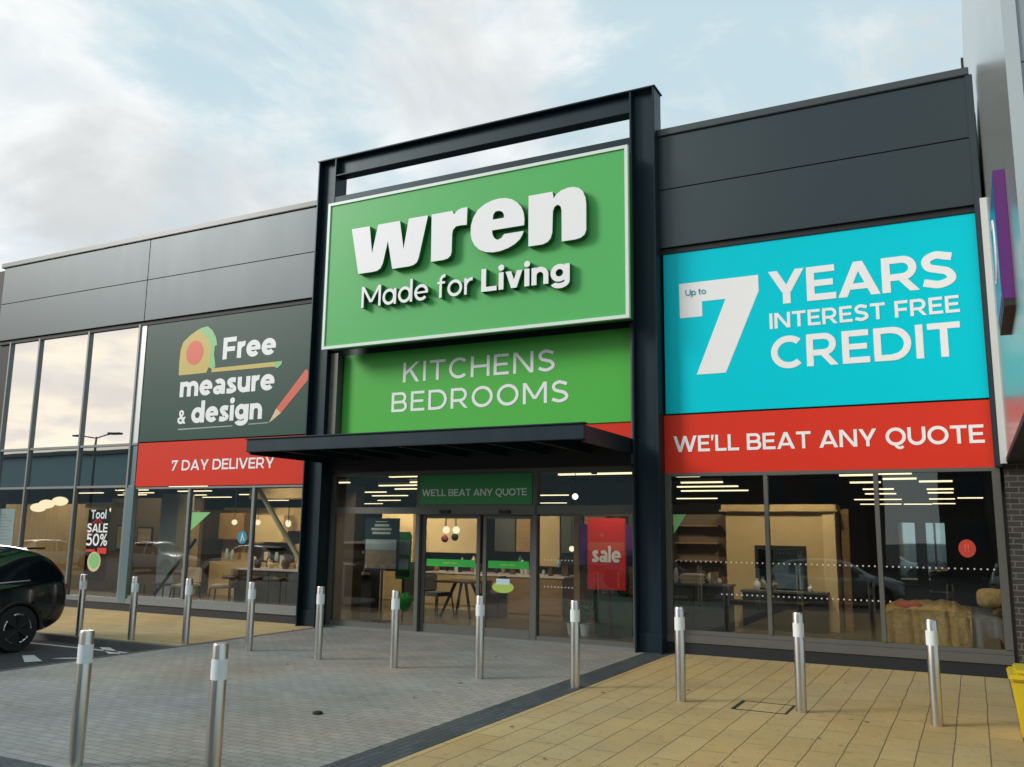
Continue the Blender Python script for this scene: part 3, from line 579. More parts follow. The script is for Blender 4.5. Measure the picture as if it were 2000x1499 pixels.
def panel(name, label, x0, x1, z0, z1, mat, yf=-0.03, yb=0.04, edge=True):
    t = thing(name, label, 'sign', ((x0 + x1) / 2, yb, z0))
    MB().box(x0, x1, yf, yb, z0, z1).build('panel', mat, t, bevel=0.003)
    return t
def ink(t, name, shapes, mat, yf=-0.03, th=0.004):
    m = MB()
    for i, s in enumerate(shapes): m.plate(s, yf - th - 0.0004 * i, yf, 0)
    return m.build(name, mat, t)
def words_(t, lines, mat='sign_white', yf=-0.03):
    for (s, x0, x1, z0, cap, tk, gap) in lines:
        lettering(t, 'lettering', mat, s, x0, x1, z0, cap, tk, yf - 0.005, yf, gap=gap)
t = panel('kitchens_panel', 'green fascia panel reading KITCHENS BEDROOMS below the main sign', -10.78, -4.82, 3.60, 5.17, 'sign_green_deep')
words_(t, [('KITCHENS', -9.37, -6.23, 4.545,   .378, .145, .21), ('BEDROOMS', -9.612, -5.972, 3.99, .372, .145, .21)])
t = panel('credit_panel', 'turquoise panel advertising 7 YEARS INTEREST FREE CREDIT above the right window', -4.27, 0.33, 3.69, 6.342, 'sign_cyan')
ink(t, 'numeral', [[(-4.008, 5.812), (-2.74, 5.812), (-2.74, 5.552), (-3.285, 4.297), (-3.749, 4.297), (-3.258, 5.484), (-3.639, 5.484), (-3.636, 5.240), (-4.004, 5.240)]], 'sign_white')
words_(t, [('YEARS', -2.59, 0.005, 5.305, .53, .205, .05), ('INTEREST FREE', -2.59, 0.025, 4.925, .245, .19, .12), ('CREDIT', -2.58, 0.01, 4.30, .492, .195, .12)])
m = MB(); write(m, 'Up to', -3.905, -3.57, 5.60, .10, .16, -0.0405, -0.034, 0, gap=.08); m.build('lettering', 'ink_cyan', t)
t = panel('quote_panel', "red panel reading WE'LL BEAT ANY QUOTE over the right window", -4.30, 0.355, 2.74, 3.665, 'sign_red')
words_(t, [("WE'LL BEAT ANY QUOTE", -4.15, 0.21, 3.075, .252, .185, .09)])
t = panel('delivery_panel', 'red panel reading 7 DAY DELIVERY over the left window', -16.43, -11.47, 2.675, 3.64, 'sign_red')
words_(t, [('7 DAY DELIVERY', -15.335, -12.43, 3.008, .222, .18, .10)])
t = panel('red_panel', 'plain red panel behind the canopy above the doors', -10.78, -4.82, 2.91, 3.59, 'sign_red', -0.01, 0.045)
t = panel('design_panel', 'dark green panel with tape measure reading Free measure & design', -16.43, -11.47, 3.665, 6.34, 'sign_forest')
words_(t, [('Free', -14.05, -12.572, 5.355, .475, .235, .07), ('meàsure', -15.26, -12.556, 4.61, .45, .235, .07), ('design', -14.855, -12.837, 4.022, .45, .235, .07), ('&', -15.266, -15.015, 4.02, .30, .2, .1)])
ink(t, 'tape_case', [[(-15.331, 5.101), (-15.345, 5.357), (-15.33, 5.675), (-15.263, 5.847), (-15.058, 5.985), (-14.842, 6.084), (-14.681, 6.007), (-14.527, 5.87), (-14.429, 5.704), (-14.41, 5.494), (-14.442, 5.219), (-14.5, 5.102), (-14.876, 5.101)]], 'g_yellow')
ink(t, 'tape_rim', [[(-14.842, 6.084), (-14.715, 6.118), (-14.552, 6.135), (-14.402, 6.033), (-14.282, 5.865), (-14.231, 5.687), (-14.299, 5.675), (-14.305, 5.485), (-14.268, 5.344), (-14.244, 5.204), (-14.345, 5.177), (-14.442, 5.219), (-14.41, 5.494), (-14.429, 5.704), (-14.527, 5.87), (-14.681, 6.007)]], 'g_lime', th=0.005)
ink(t, 'tape_disc', [arc_pts(-14.89, 5.575, .26, .27, 0, 360, 28)[:-1]], 'g_orange', th=0.006)
ink(t, 'tape_blade', [[(-14.345, 5.185), (-12.555, 5.193), (-12.548, 5.094), (-14.35, 5.10)]], 'g_yellow', th=0.006)
ink(t, 'tape_hook', [[(-12.555, 5.193), (-12.366, 5.195), (-12.382, 5.13), (-12.482, 5.056), (-12.59, 5.089)]], 'g_lime', th=0.007)
ink(t, 'pencil_body', [[(-11.733, 4.984), (-11.648, 4.913), (-11.56, 4.86), (-12.33, 4.119), (-12.462, 4.215)]], 'g_pencil')
ink(t, 'pencil_tip', [[(-12.462, 4.215), (-12.33, 4.119), (-12.589, 3.954), (-12.63, 3.94)]], 'g_wood')
ink(t, 'pencil_line', [[(-15.231, 3.915), (-13.643, 3.92), (-13.642, 3.90), (-15.227, 3.886)], [(-13.196, 3.936), (-12.65, 3.944), (-12.65, 3.925), (-13.194, 3.916)]], 'g_grey')
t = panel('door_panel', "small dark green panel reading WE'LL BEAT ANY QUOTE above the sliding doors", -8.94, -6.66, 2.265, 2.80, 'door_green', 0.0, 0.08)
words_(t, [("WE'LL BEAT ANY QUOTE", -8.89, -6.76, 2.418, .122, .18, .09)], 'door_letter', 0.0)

# ================================================================== NEIGHBOURING UNIT
nb = thing('neighbouring_unit', 'silver metal clad unit projecting forward at the right edge over dark brick', 'building', (1.5, 0, 0))
m = MB()
for (ya, yb) in ((-6.28, -3.1), (-3.09, 0.0), (0.01, 6.4)): m.box(0.45, 0.55, ya, yb, 2.86, 12.0)
m.build('side_cladding', 'silver', nb)
m = MB()
for (za, zb) in ((2.86, 5.4), (5.41, 7.55), (7.565, 9.7), (9.715, 12)): m.box(0.55, 6.0, -6.26, -6.1, za, zb)
m.build('front_cladding', 'silver_face', nb)
MB().box(0.44, 6.0, -6.30, 6.4, 2.80, 2.86).build('soffit', 'plinth', nb)
MB().box(0.37, 0.45, -0.16, -0.11, 2.78, 6.5).build('edge_trim', 'silver_trim', nb)
MB().box(0.405, 0.45, 6.4, 6.5, 2.8, 12).build('corner_trim', 'black_gap', nb)
MB().box(0.405, 6.0, -0.005, 0.6, 0.0, 2.80).build('brick_wall', 'brick_wall', nb)
ps = thing('projecting_sign', 'purple edged neighbouring shop sign with blue face on the silver side wall', 'sign', (0.4, -4.35, 3.85))
MB().box(0.355, 0.45, -5.0, -3.7, 3.86, 5.05).build('sign_box', 'purple', ps, bevel=0.005)
MB().box(0.349, 0.355, -4.96, -3.74, 3.90, 5.0).build('face', 'sign_blue', ps)
MB().box(0.36, 0.45, -5.0, -3.7, 3.80, 3.858).build('bottom_edge', 'plinth', ps)
m = MB()
for i in range(14):
    a = R(60 + 240 * i / 14); b = R(60 + 240 * (i + 1) / 14)
    for rr in (0,): m.tube((0.347, -4.35 + .26 * math.cos(a), 4.48 + .3 * math.sin(a)), (0.347, -4.35 + .26 * math.cos(b), 4.48 + .3 * math.sin(b)), .012, n=6)
m.build('emblem', 'sign_white', ps)
# yellow bin
yb_ = thing('grit_bin', 'bright yellow tapered plastic bin cut by the right edge of the picture', 'bin', (0.55, -3.75, 0))
m = MB(); a = [(0.27, -4.0), (0.85, -4.0), (0.85, -3.5), (0.27, -3.5)]; b = [(0.21, -4.06), (0.92, -4.06), (0.92, -3.44), (0.21, -3.44)]
m.add([(x, y, 0.0) for x, y in a] + [(x, y, .52) for x, y in b], [(3, 2, 1, 0), (4, 5, 6, 7)] + [(i, (i + 1) % 4, 4 + (i + 1) % 4, 4 + i) for i in range(4)]); m.build('body', 'yellow_plastic', yb_, bevel=0.02)
m = MB(); m.box(0.19, 0.94, -4.08, -3.42, .52, .57); m.box(0.24, 0.89, -4.03, -3.47, .57, .61); m.build('lid', 'yellow_plastic', yb_, bevel=0.015)

# ================================================================== BOLLARDS
def bollard():
    t = thing('bollard', '', 'bollard', (0, 0, 0))
    MB().lathe([(0.055, -0.05), (0.055, 0.985), (0.050, 1.0)], n=28).build('post', 'stainless', t, smooth=True)
    MB().lathe([(0.0565, 0.755), (0.0565, 0.895)], n=28).build('reflective_band', 'reflective', t, smooth=True)
    return t
BO = [(-13.416, -3.398, 'steel bollard nearest the black car, leftmost of the row'), (-12.218, -3.343, 'steel bollard second from the black car, before the aluminium window pillar'), (-11.131, -3.222, 'steel bollard at the kerb corner in front of the 7 DAY DELIVERY window'),
      (-9.737, -3.29, 'steel bollard in front of the counter behind the left window, near the left column'), (-8.318, -3.42, 'steel bollard just right of the left portal column'), (-6.972, -3.501, 'steel bollard in front of the dark poster left of the doors'),
      (-5.582, -3.651, 'steel bollard in front of the middle of the sliding doors'), (-4.295, -3.633, 'steel bollard on the dark paving band before the red sale poster'), (-2.961, -3.809, 'steel bollard on yellow slabs just right of the right portal column'),
      (-1.708, -3.717, 'steel bollard beside the manhole cover before the right window'), (-0.439, -3.722, 'steel bollard in front of the mustard throw, rightmost of the row'),
      (-6.225, -8.785, 'large steel bollard in the foreground, the one nearer the left edge'), (-4.79, -8.80, 'large steel bollard in the foreground with a bright white band, right of the other')]
proto = bollard()
for i, (x, y, lab) in enumerate(BO):
    o = proto if i == 0 else copy_tree(proto)
    o.location = (x, y, 0); o['label'] = lab; o['group'] = 'stainless steel bollards guarding the shop front'; o.rotation_euler.z = i * 0.9

# ================================================================== CARS
ST = [(-2.16, .38, .58, .66, .58), (-2.08, .27, .68, .80, .78), (-1.55, .22, .84, .97, .88), (-.98, .20, .95, 1.05, .90), (-.30, .20, .97, 1.49, .905), (.30, .20, .98, 1.62, .91), (.90, .20, 1.0, 1.615, .91),
      (1.40, .22, 1.04, 1.58, .91), (1.84, .27, 1.08, 1.47, .90), (2.06, .34, 1.08, 1.31, .885), (2.20, .44, 1.02, 1.10, .86), (2.26, .58, .84, .90, .80)]
def build_car(paint, label, loc, rz, group=None):
    t = thing('parked_car', label, 'car', loc, group, rz)
    t['_base'] = [0, 0, 0]
    dense = []
    for d in range(1, 5): dense.append(crom([(s[0], s[d]) for s in ST], 6))
    NS = len(dense[0]); RN = 26
    grid = []
    for i in range(NS):
        x = dense[0][i][0]; zb, zt, zr, w = (dense[d][i][1] for d in range(4))
        g = max(zr - zt, 0.02)
        ctrl = [(0.0, zb), (.80 * w, zb), (.97 * w, zb + .10), (w, zb + (zt - zb) * .50), (.985 * w, zt - .10), (.955 * w, zt), (.955 * w - .22 * g, zt + g * .72), (.955 * w - .29 * g - .05, zr - .02), (.5 * w, zr + .005), (0.0, zr + .012)]
        ln = [0]
        for k in range(1, len(ctrl)): ln.append(ln[-1] + 1)
        ring_ = crom(ctrl, 4)
        grid.append([(x, -y, z) for y, z in ring_])
    RN = len(grid[0])
    body, win, tail = MB(), MB(), MB()
    def wheel_hit(p): return any((p[0] - wx) ** 2 + (p[2] - .345) ** 2 < .40 ** 2 for wx in (-1.38, 1.40)) and abs(p[1]) > .5
    for sgn in (1, -1):
        vs = [[Vector((p[0], p[1] * sgn, p[2])) for p in row] for row in grid]
        for i in range(NS - 1):
            for k in range(RN - 1):
                q = [vs[i][k], vs[i + 1][k], vs[i + 1][k + 1], vs[i][k + 1]]
                c = sum(q, Vector()) / 4
                if wheel_hit(c): continue
                side = 20 <= k < 26 and -.72 < c.x < 1.55 and not (.28 < c.x < .36)
                rear = k >= 28 and 1.62 < c.x < 2.12; front = k >= 28 and -.92 < c.x < -.32
                quarter = False
                dst = win if (side or rear or front or quarter) else body
                dst.add(q, [(0, 1, 2, 3)])
    for i, flip in ((0, 1), (NS - 1, 0)):
        for sgn in (1, -1):
            pts = [Vector((p[0], p[1] * sgn, p[2])) for p in grid[i]]
            body.add(pts, [tuple(range(len(pts)))])
    body.build('body', paint, t, smooth=True); win.build('windows', 'car_glass', t, smooth=True)
    m = MB(); m.box(-1.9, 1.85, -.70, .70, .25, .75); m.build('underbody', 'plastic_black', t)
    for wx in (-1.38, 1.40):
        for sy in (-1, 1):
            y = sy * .80
            w = MB().lathe([(.22, y - .11), (.33, y - .11), (.348, y - .07), (.348, y + .07), (.33, y + .11), (.22, y + .11)], (wx, 0, .348), 36, axis='y').build('wheel', 'tyre', t, smooth=True)
            yo = y + sy * .10
            m = MB(); m.lathe([(.245, min(yo, yo - sy * .03)), (.245, max(yo, yo - sy * .03))], (wx, 0, .348), 32, axis='y'); m.build('rim', 'alloy_dark', w, smooth=True)
            m = MB()
            for kk in range(5):
                a = R(90 + 72 * kk); ca, sa = math.cos(a), math.sin(a)
                for da in (-.16, .16):
                    m.tube((wx + .05 * ca, yo + sy * .006, .348 + .05 * sa), (wx + .225 * math.cos(a + da), yo + sy * .010, .348 + .225 * math.sin(a + da)), .012, .016, 6, 1)
                for ss in range(4):
                    a0, a1 = a - .34 + .17 * ss, a - .34 + .17 * (ss + 1)
                    m.tube((wx + .215 * math.cos(a0), yo + sy * .010, .348 + .215 * math.sin(a0)), (wx + .215 * math.cos(a1), yo + sy * .010, .348 + .215 * math.sin(a1)), .016, n=6, mi=0)
            m.build('spokes', ['alloy', 'alloy_dark'], w)
            arch = MB()
            for kk in range(18):
                a0, a1 = math.pi * (kk - .5) / 16, math.pi * (kk + .5) / 16
                arch.tube((wx + .40 * math.cos(a0), sy * .885, .345 + .40 * math.sin(a0)), (wx + .40 * math.cos(a1), sy * .885, .345 + .40 * math.sin(a1)), .032, n=8)
            arch.build('wheel_arch', 'plastic_black', t, smooth=True)
    for sy in (-1, 1):
        MB().box(2.06, 2.25, sy * .40, sy * .855, .90, .98).build('tail_light', 'lamp_red', t, bevel=0.02)
        MB().box(-2.14, -1.95, sy * .42, sy * .78, .62, .74).build('headlight', 'reflective', t, bevel=0.03)
        MB().box(-.62, -.44, sy * .93, sy * 1.08, .96, 1.09).build('mirror', paint, t, bevel=0.04)
        MB().box(-1.0, 1.02, sy * .84, sy * .905, .24, .33).build('sill', 'plastic_black', t, bevel=0.02)
        for hx in (.12, 1.0): MB().box(hx - .11, hx + .09, sy * .905, sy * .925, .86, .89).build('door_handle', paint, t, bevel=0.008)
    for sy in (-1, 1):
        m = MB()
        for q in range(14):
            x0_ = -.75 + q * .165; x1_ = x0_ + .165; wq = lambda x: .955 * (.908 if x < 1.4 else .908 - (x - 1.4) * .03) + .006; zq = lambda x: .985 + max(0, x) * .05
            m.tube((x0_, sy * wq(x0_), zq(x0_)), (x1_, sy * wq(x1_), zq(x1_)), .010, n=6)
        m.build('belt_trim', 'alloy', t)
    MB().box(2.215, 2.235, -.26, .26, .56, .67).build('number_plate', 'yellow_plastic', t, bevel=.004)
    MB().box(1.86, 2.16, -.74, .74, .36, .50).build('rear_bumper', 'plastic_black', t, bevel=0.06)
    MB().box(1.62, 1.95, -.62, .62, 1.53, 1.56).build('spoiler', paint, t, bevel=0.01)
    return t
build_car('car_black', 'black car parked with its rear to the shop, cut off by the left edge', (-13.93, -6.17, -0.10), R(90))
build_car('car_silver', 'silver car behind the camera, mirrored in the right window', (-4.3, -19.6, -0.60), R(180), 'cars mirrored in the windows')
build_car('car_white', 'white car behind the camera, mirrored left of the pillar', (-38.5, -20.2, -0.60), R(180), 'cars mirrored in the windows')
build_car('car_silver', 'silver car behind the camera, mirrored in the left window beside the counter', (-30.6, -18.4, -0.60), R(0), 'cars mirrored in the windows')
build_car('car_white', 'white car behind the camera, mirrored in the far left glazing', (-46, -19.2, -0.60), R(90), 'cars mirrored in the windows')
build_car('car_blue', 'dark blue car behind the camera, mirrored beside the right column', (-10.5, -19.4, -0.60), R(180), 'cars mirrored in the windows')
build_car('car_silver', 'silver car behind the camera, mirrored at the right end of the window', (1.2, -20.8, -0.60), R(90), 'cars mirrored in the windows')

# ================================================================== SURROUNDINGS ACROSS THE CAR PARK (seen mirrored in the glass)
b1 = thing('warehouse', 'long low teal grey shed across the car park, mirrored in the left glazing', 'building', (-75, -52, -0.6))
MB().box(-140, -22, -60, -48, -0.6, 9.2).build('wall', 'shed_teal', b1); MB().box(-140.5, -21.5, -60.5, -47.6, 9.2, 9.6).build('roof_edge', 'coping', b1)
m = MB(); m.add([(-72, -50, 9.6), (-62, -50, 9.6), (-67, -50, 11.4), (-72, -56, 9.6), (-62, -56, 9.6), (-67, -56, 11.4)], [(0, 1, 2), (5, 4, 3), (0, 2, 5, 3), (1, 4, 5, 2), (0, 3, 4, 1)]); m.build('gable', 'shed_teal', b1)
for (xa, xb, lab) in ((-21.0, -6.4, 'dark brick apartment block across the car park, mirrored left of the gap'), (-1.9, 22.0, 'dark brick apartment block across the car park, mirrored at the right end')):
    b2 = thing('apartment_block', lab, 'building', ((xa + xb) / 2, -52, -0.6))
    MB().box(xa, xb, -64, -50, -0.6, 13).build('wall', 'brick_far', b2)
    n = int((xb - xa - 1.0) / 3.4)
    for i in range(n):
        for j in range(4): MB().box(xa + 1.2 + i * 3.4, xa + 2.6 + i * 3.4, -50.06, -49.95, 1.0 + j * 3.0, 2.6 + j * 3.0).build('window', 'far_glass', b2)
lp = thing('street_lamp', 'double headed car park lamp mirrored in the upper left glazing', 'street lamp', (-57.4, -30, -0.6))
m = MB(); m.tube((-57.4, -30, -.6), (-57.4, -30, 8.3), .11, .07); m.build('post', 'frame_grey', lp)
for sx in (-1, 1):
    m = MB(); m.tube((-57.4, -30, 8.2), (-57.4 + sx * 1.6, -30, 8.5), .05); m.build('arm', 'frame_grey', lp)
    MB().box(-57.4 + sx * 1.5, -57.4 + sx * 2.5, -30.2, -29.8, 8.45, 8.58).build('lamp_head', 'plastic_black', lp, bevel=0.03)

# ================================================================== INTERIOR
def solid(name, label, cat, x0, x1, y0, y1, z0, z1, mat, bevel=0.004, group=None):
    return one(name, MB().box(x0, x1, y0, y1, z0, z1), mat, label, cat, ((x0 + x1) / 2, (y0 + y1) / 2, z0), group, bevel=bevel)
FZ = 0.05
# linear ceiling lights
def strip(x, y, z, l, k):
    t = thing('ceiling_light', 'slim warm white linear light in the rows hung under the dark shop ceiling', 'ceiling light', (x, y, z), 'linear ceiling lights in the shop')
    MB().box(x - l / 2, x + l / 2, y - .055, y + .055, z, z + .03).build('diffuser', 'strip_light', t)
    MB().box(x - l / 2 - .02, x + l / 2 + .02, y - .06, y + .06, z + .032, z + .10).build('housing', 'plastic_black', t)
rnd = random.Random(3)
rows = [(3.6, 0, 9), (5.0, 0.4, 9), (6.6, -.5, 9), (8.4, 0.2, 10), (10.4, -.3, 10), (13.0, .5, 10), (16.5, 0, 9), (21.0, .3, 8)]
for yy, off, n in rows:
    for i in range(n):
        x = -2.2 - i * 2.9 - off * 1.3 - yy * 0.10
        if rnd.random() < .30 or x > -9.6 - .25 * yy: continue
        strip(x + rnd.uniform(-.4, .4), yy + rnd.choice((-.35, 0, .35)), 3.0, rnd.choice((1.1, 1.5, 1.5)), i)
for (x, y, l) in ((-4.91, 3.36, 0.45), (-5.23, 5.51, 0.91), (-5.57, 7.23, 1.45), (-5.94, 9.29, 1.74), (-7.8, 14.28, 1.3), (-1.88, 3.9, 0.58), (-1.2, 3.64, 0.55), (-1.97, 6.35, 0.6), (-1.23, 5.24, 0.6), (-0.63, 6.3, 0.61), (-1.98, 9.31, 0.68), (-2.15, 11.88, 0.76), (-0.65, 9.61, 0.57), (-0.7, 11.54, 0.59), (-2.58, 15.88, 1.35), (-0.79, 15.71, 0.69), (-0.04, 15.04, 0.65), (-2.87, 20.24, 1.34), (-1.68, 20.34, 0.89), (-0.85, 19.87, 0.69), (-3.07, 3.24, 0.55), (-6.4, 2.2, 1.5)): strip(x, y, 2.9, l, 0)
def globe(name, label, x, y, z, r, mat, group, top=4.4, flat=1.0):
    t = thing(name, label, 'pendant lamp', (x, y, z), group)
    prof = [(max(.001, r * math.sin(math.pi * i / 10)), -r * flat * math.cos(math.pi * i / 10)) for i in range(11)]
    MB().lathe(prof, (x, y, z), 18).build('shade', mat, t, smooth=True)
    MB().tube((x, y, z + r * flat), (x, y, top), .008, n=6).build('cord', 'plastic_black', t)
    return t
for i, (x, y, z) in enumerate(((-27.0, 5, 2.38), (-26.6, 5, 2.49), (-25.95, 5, 2.58), (-22.05, 4, 2.28), (-21.75, 4, 2.24), (-21.6, 4, 2.36))):
    globe('pendant_lamp', ['leftmost glowing mushroom pendant in the far left glazing', 'second glowing mushroom pendant in the far left glazing', 'third and highest glowing mushroom pendant in the far left glazing', 'glowing pendant left of the window pillar', 'lower glowing pendant beside the window pillar', 'upper glowing pendant beside the window pillar'][i], x, y, z, .24 if i < 3 else .17, 'warm_bulb', 'glowing pendants at the left', flat=.6)
globe('pendant_lamp', 'small bare glowing bulb near the left portal column', -14.66, 3, 1.9, .06, 'warm_bulb', 'small glowing bulbs')
for i, (x, z, mt) in enumerate(((-10.82, 1.82, 'warm_bulb'), (-10.55, 1.82, 'warm_bulb'), (-10.85, 1.62, 'red_cushion'), (-10.58, 1.66, 'plastic_black'))):
    globe('pendant_lamp', ['left lit globe of the pendant cluster on the cream wall', 'right lit globe of the pendant cluster on the cream wall', 'red globe low in the pendant cluster', 'black globe low in the pendant cluster'][i], x, 4, z, .085, mt, 'pendant cluster by the cream wall')
for i, (x, y, z) in enumerate(((-6.55, 1.6, 2.46), (-5.1, 1.4, 2.48), (-10.2, 2.6, 2.55))):
    globe('spotlight', ['bright round spotlight above the right side light', 'bright spotlight next to the right portal column', 'bright spotlight above the dark poster'][i], x, y, z, .055, 'spot_lamp', 'small ceiling spotlights')
for i, x in enumerate((-7.75, -7.35)): globe('table_lamp', ['left warm globe lamp over the back counter', 'right warm globe lamp over the back counter'][i], x, 4.2, 1.45, .06, 'warm_bulb', 'globe lamps over the counter')

def fill_spot(x, y, z, tx, ty, tz, w, cone=70, colr=(1.0, 0.80, 0.52)):  # added fill lamps with invented housings, placed to brighten the interior displays
    t = thing('spotlight', 'small black spotlight hung from the dark ceiling, aimed at a display', 'spotlight', (x, y, z), 'display spotlights inside the shop')
    MB().lathe([(.05, .02), (.06, .12), (.03, .15)], (x, y, z), 12).build('housing', 'plastic_black', t, smooth=True)
    l = bpy.data.lights.new('spot', 'SPOT'); l.energy = w; l.color = colr; l.spot_size = R(cone * 1.5); l.spot_blend = 0.9; l.shadow_soft_size = 0.06
    o = bpy.data.objects.new('lamp', l); col.objects.link(o); o.parent = t
    o.rotation_euler = (Vector((tx - x, ty - y, tz - z))).to_track_quat('-Z', 'Y').to_euler()
for a in ((-16.8, 2.2, 3.6, -16.8, 4.6, 1.2, 420), (-14.2, 2.4, 3.6, -14.4, 4.6, 1.2, 420), (-20.2, 1.6, 3.6, -20.2, 3.8, 1.2, 260), (-30, 5.5, 3.8, -30, 8, 1.3, 500), (-34, 5.5, 3.8, -34, 8, 1.3, 500),
          (-15.5, 1.0, 3.6, -16.0, 1.3, .4, 180), (-14.2, 1.2, 3.4, -14.2, 2.4, .9, 160), (-23.3, 4.2, 3.6, -23.3, 6.5, 1.2, 300), (-12.0, 3.6, 3.6, -12.0, 6.0, 1.7, 420), (-13.6, 3.4, 3.6, -13.6, 5.6, 1.4, 380),
          (-8.6, 1.4, 3.4, -8.4, 3.0, .5, 300), (-10.5, 2.6, 3.4, -10.6, 4.2, .8, 200), (-9.4, 5.0, 3.6, -9.3, 7, 1.4, 250), (-10.9, .25, 2.75, -10.6, 1.0, 1.3, 45), (-5.6, .2, 2.75, -5.6, .95, 1.3, 75),
          (-3.4, 2.2, 3.5, -3.4, 4.0, 1.6, 230), (-2.5, 2.4, 3.5, -2.4, 4.0, 1.2, 120), (-.7, .6, 3.0, -.7, 1.9, .6, 110), (-5.6, 2.6, 3.4, -5.6, 4.6, 1.2, 140)):
    fill_spot(*a[:6], a[6] * 0.72)
# ---- left zone: kitchen displays
def wallpanel(name, label, x0, x1, y, z1, mat, th=.12, z0=FZ): return solid(name, label, 'display wall', x0, x1, y, y + th, z0, z1, mat)
wallpanel('display_wall', 'ochre lit display wall behind the left window counter', -18.4, -13.2, 4.6, 2.35, 'ochre')
wallpanel('display_wall', 'brown display wall left of the ochre wall', -22.0, -18.45, 3.8, 2.6, 'int_wall')
wallpanel('display_wall', 'grey column panel at the corner of the brown wall', -17.9, -17.3, 2.0, 2.62, 'silver_face', .5)
wallpanel('display_wall', 'warm lit wall under the mushroom pendants', -36, -27.5, 8.0, 2.6, 'ochre')
wallpanel('display_wall', 'dark timber wall behind the sale decal', -26.5, -20.0, 6.5, 2.35, 'wood_dark')
solid('ceiling_panel', 'long cream lit bulkhead at the top of the left window', 'bulkhead', -15.4, -12.9, 2.4, 3.0, 2.50, 2.74, 'cream')
solid('ceiling_panel', 'short ochre bulkhead above the sale decal', 'bulkhead', -19.4, -18.4, 1.0, 1.3, 2.25, 2.38, 'ochre')
def island(name, label, x0, x1, y0, y1, h, body, top='worktop'):
    t = thing(name, label, 'kitchen island', ((x0 + x1) / 2, y0, FZ))
    MB().box(x0 + .03, x1 - .03, y0 + .03, y1 - .03, FZ, FZ + h - .04).build('cabinet', body, t)
    n = max(2, int((x1 - x0) / .5)); m = MB()
    for i in range(n):
        a = x0 + .03 + (x1 - x0 - .06) * i / n; b = x0 + .03 + (x1 - x0 - .06) * (i + 1) / n; m.box(a + .008, b - .008, y0 + .012, y0 + .029, FZ + .1, FZ + h - .06)
    m.build('door_fronts', body, t, bevel=0.003)
    MB().box(x0, x1, y0, y1, FZ + h - .04, FZ + h).build('worktop', top, t, bevel=0.006)
    return t
island('kitchen_island', 'dark green kitchen island with pale worktop in the left window', -15.35, -13.2, 2.0, 2.9, .84, 'cabinet')
island('kitchen_island', 'timber fronted island behind the right sliding door', -9.35, -7.4, 3.0, 3.9, .86, 'wood')
island('kitchen_island', 'white worktop counter behind the left sliding door', -11.4, -9.9, 4.0, 4.7, .82, 'cream')
island('kitchen_island', 'dark counter at the left of the right window', -5.2, -4.0, 2.5, 3.2, .84, 'cabinet', 'cabinet')
island('kitchen_island', 'dark base units under the beige display wall', -4.0, -2.45, 3.55, 3.98, .72, 'plastic_black', 'cabinet')
def vase(name, label, x, y, z, h, r, mat):
    one(name, MB().lathe([(r * .6, 0), (r, h * .3), (r * .9, h * .6), (r * .35, h * .8), (r * .5, h)], (x, y, z), 14), mat, label, 'vase', (x, y, z), 'ornaments on worktops', smooth=True)
vase('vase', 'small dark vase on the left window island', -14.9, 2.3, .89, .24, .09, 'plastic_black'); vase('vase', 'cream vase on the left window island', -14.55, 2.35, .89, .18, .08, 'fabric_cream')
vase('vase', 'brown vase on the left window island', -14.15, 2.4, .89, .30, .10, 'wood_dark'); vase('vase', 'pale jar at the right end of the left island', -13.7, 2.35, .89, .2, .07, 'pot_white')
vase('vase', 'white jug on the units under the mirror', -3.72, 3.7, .77, .22, .07, 'pot_white'); vase('vase', 'amber jar on the units under the mirror', -3.5, 3.7, .77, .16, .07, 'cream'); vase('vase', 'small cream pot right of the mirror', -2.75, 3.7, .77, .14, .05, 'pot_white')
def chair(label, x, y, rz, seat, legs):
    t = thing('chair', label, 'chair', (x, y, FZ), 'chairs in the display', rz); t['_base'] = [0, 0, 0]
    MB().box(-.26, .26, -.26, .26, .40, .48).build('seat', seat, t, bevel=.03)
    MB().box(-.25, .25, .20, .27, .48, .84).build('backrest', seat, t, bevel=.03)
    for sx in (-1, 1):
        for sy in (-1, 1): MB().tube((sx * .22, sy * .22, .40), (sx * .26, sy * .26, 0), .018, .014, 8).build('leg', legs, t)
    return t
chair('cream cushioned armchair with dark legs by the left window', -16.1, 1.3, R(20), 'fabric_cream', 'plastic_black')
chair('brown cushioned chair right of the cream armchair', -15.35, 1.7, R(-60), 'fabric_cream', 'wood_dark')
chair('grey dining chair left of the dark table behind the door', -10.15, 2.6, R(80), 'bed_grey', 'wood_dark')
chair('dark chair right of the table behind the left door', -8.95, 2.9, R(-90), 'plastic_black', 'plastic_black')
t = thing('table', 'dark dining table with splayed legs behind the left sliding door', 'table', (-9.5, 2.6, FZ))
MB().box(-10.0, -9.05, 2.2, 3.0, FZ + .70, FZ + .74).build('table_top', 'wood_dark', t, bevel=.006)
for sx in (-1, 1):
    for sy in (-1, 1): MB().tube((-9.5 + sx * .12, 2.6 + sy * .12, FZ + .70), (-9.5 + sx * .36, 2.6 + sy * .32, FZ), .035, .025, 8).build('leg', 'plastic_black', t)
t = thing('coffee_table', 'low dark framed table with cream top by the left window', 'table', (-16.6, 1.0, FZ))
MB().box(-16.95, -16.25, .8, 1.2, .5, .54).build('table_top', 'wood_dark', t)
for x in (-16.9, -16.3):
    for y in (.84, 1.16): MB().tube((x, y, FZ), (x, y, .5), .015, n=6).build('leg', 'plastic_black', t)
solid('brace', 'pale', 'brace', 0, .01, 100, 100.01, 0, .01, 'cream') if False else None
one('steel_brace', MB().tube((-13.25, .42, 2.62), (-11.95, .42, 1.1), .05), 'cream', 'pale diagonal steel brace inside the left window near the column', 'brace', (-13.25, .42, 1.1))
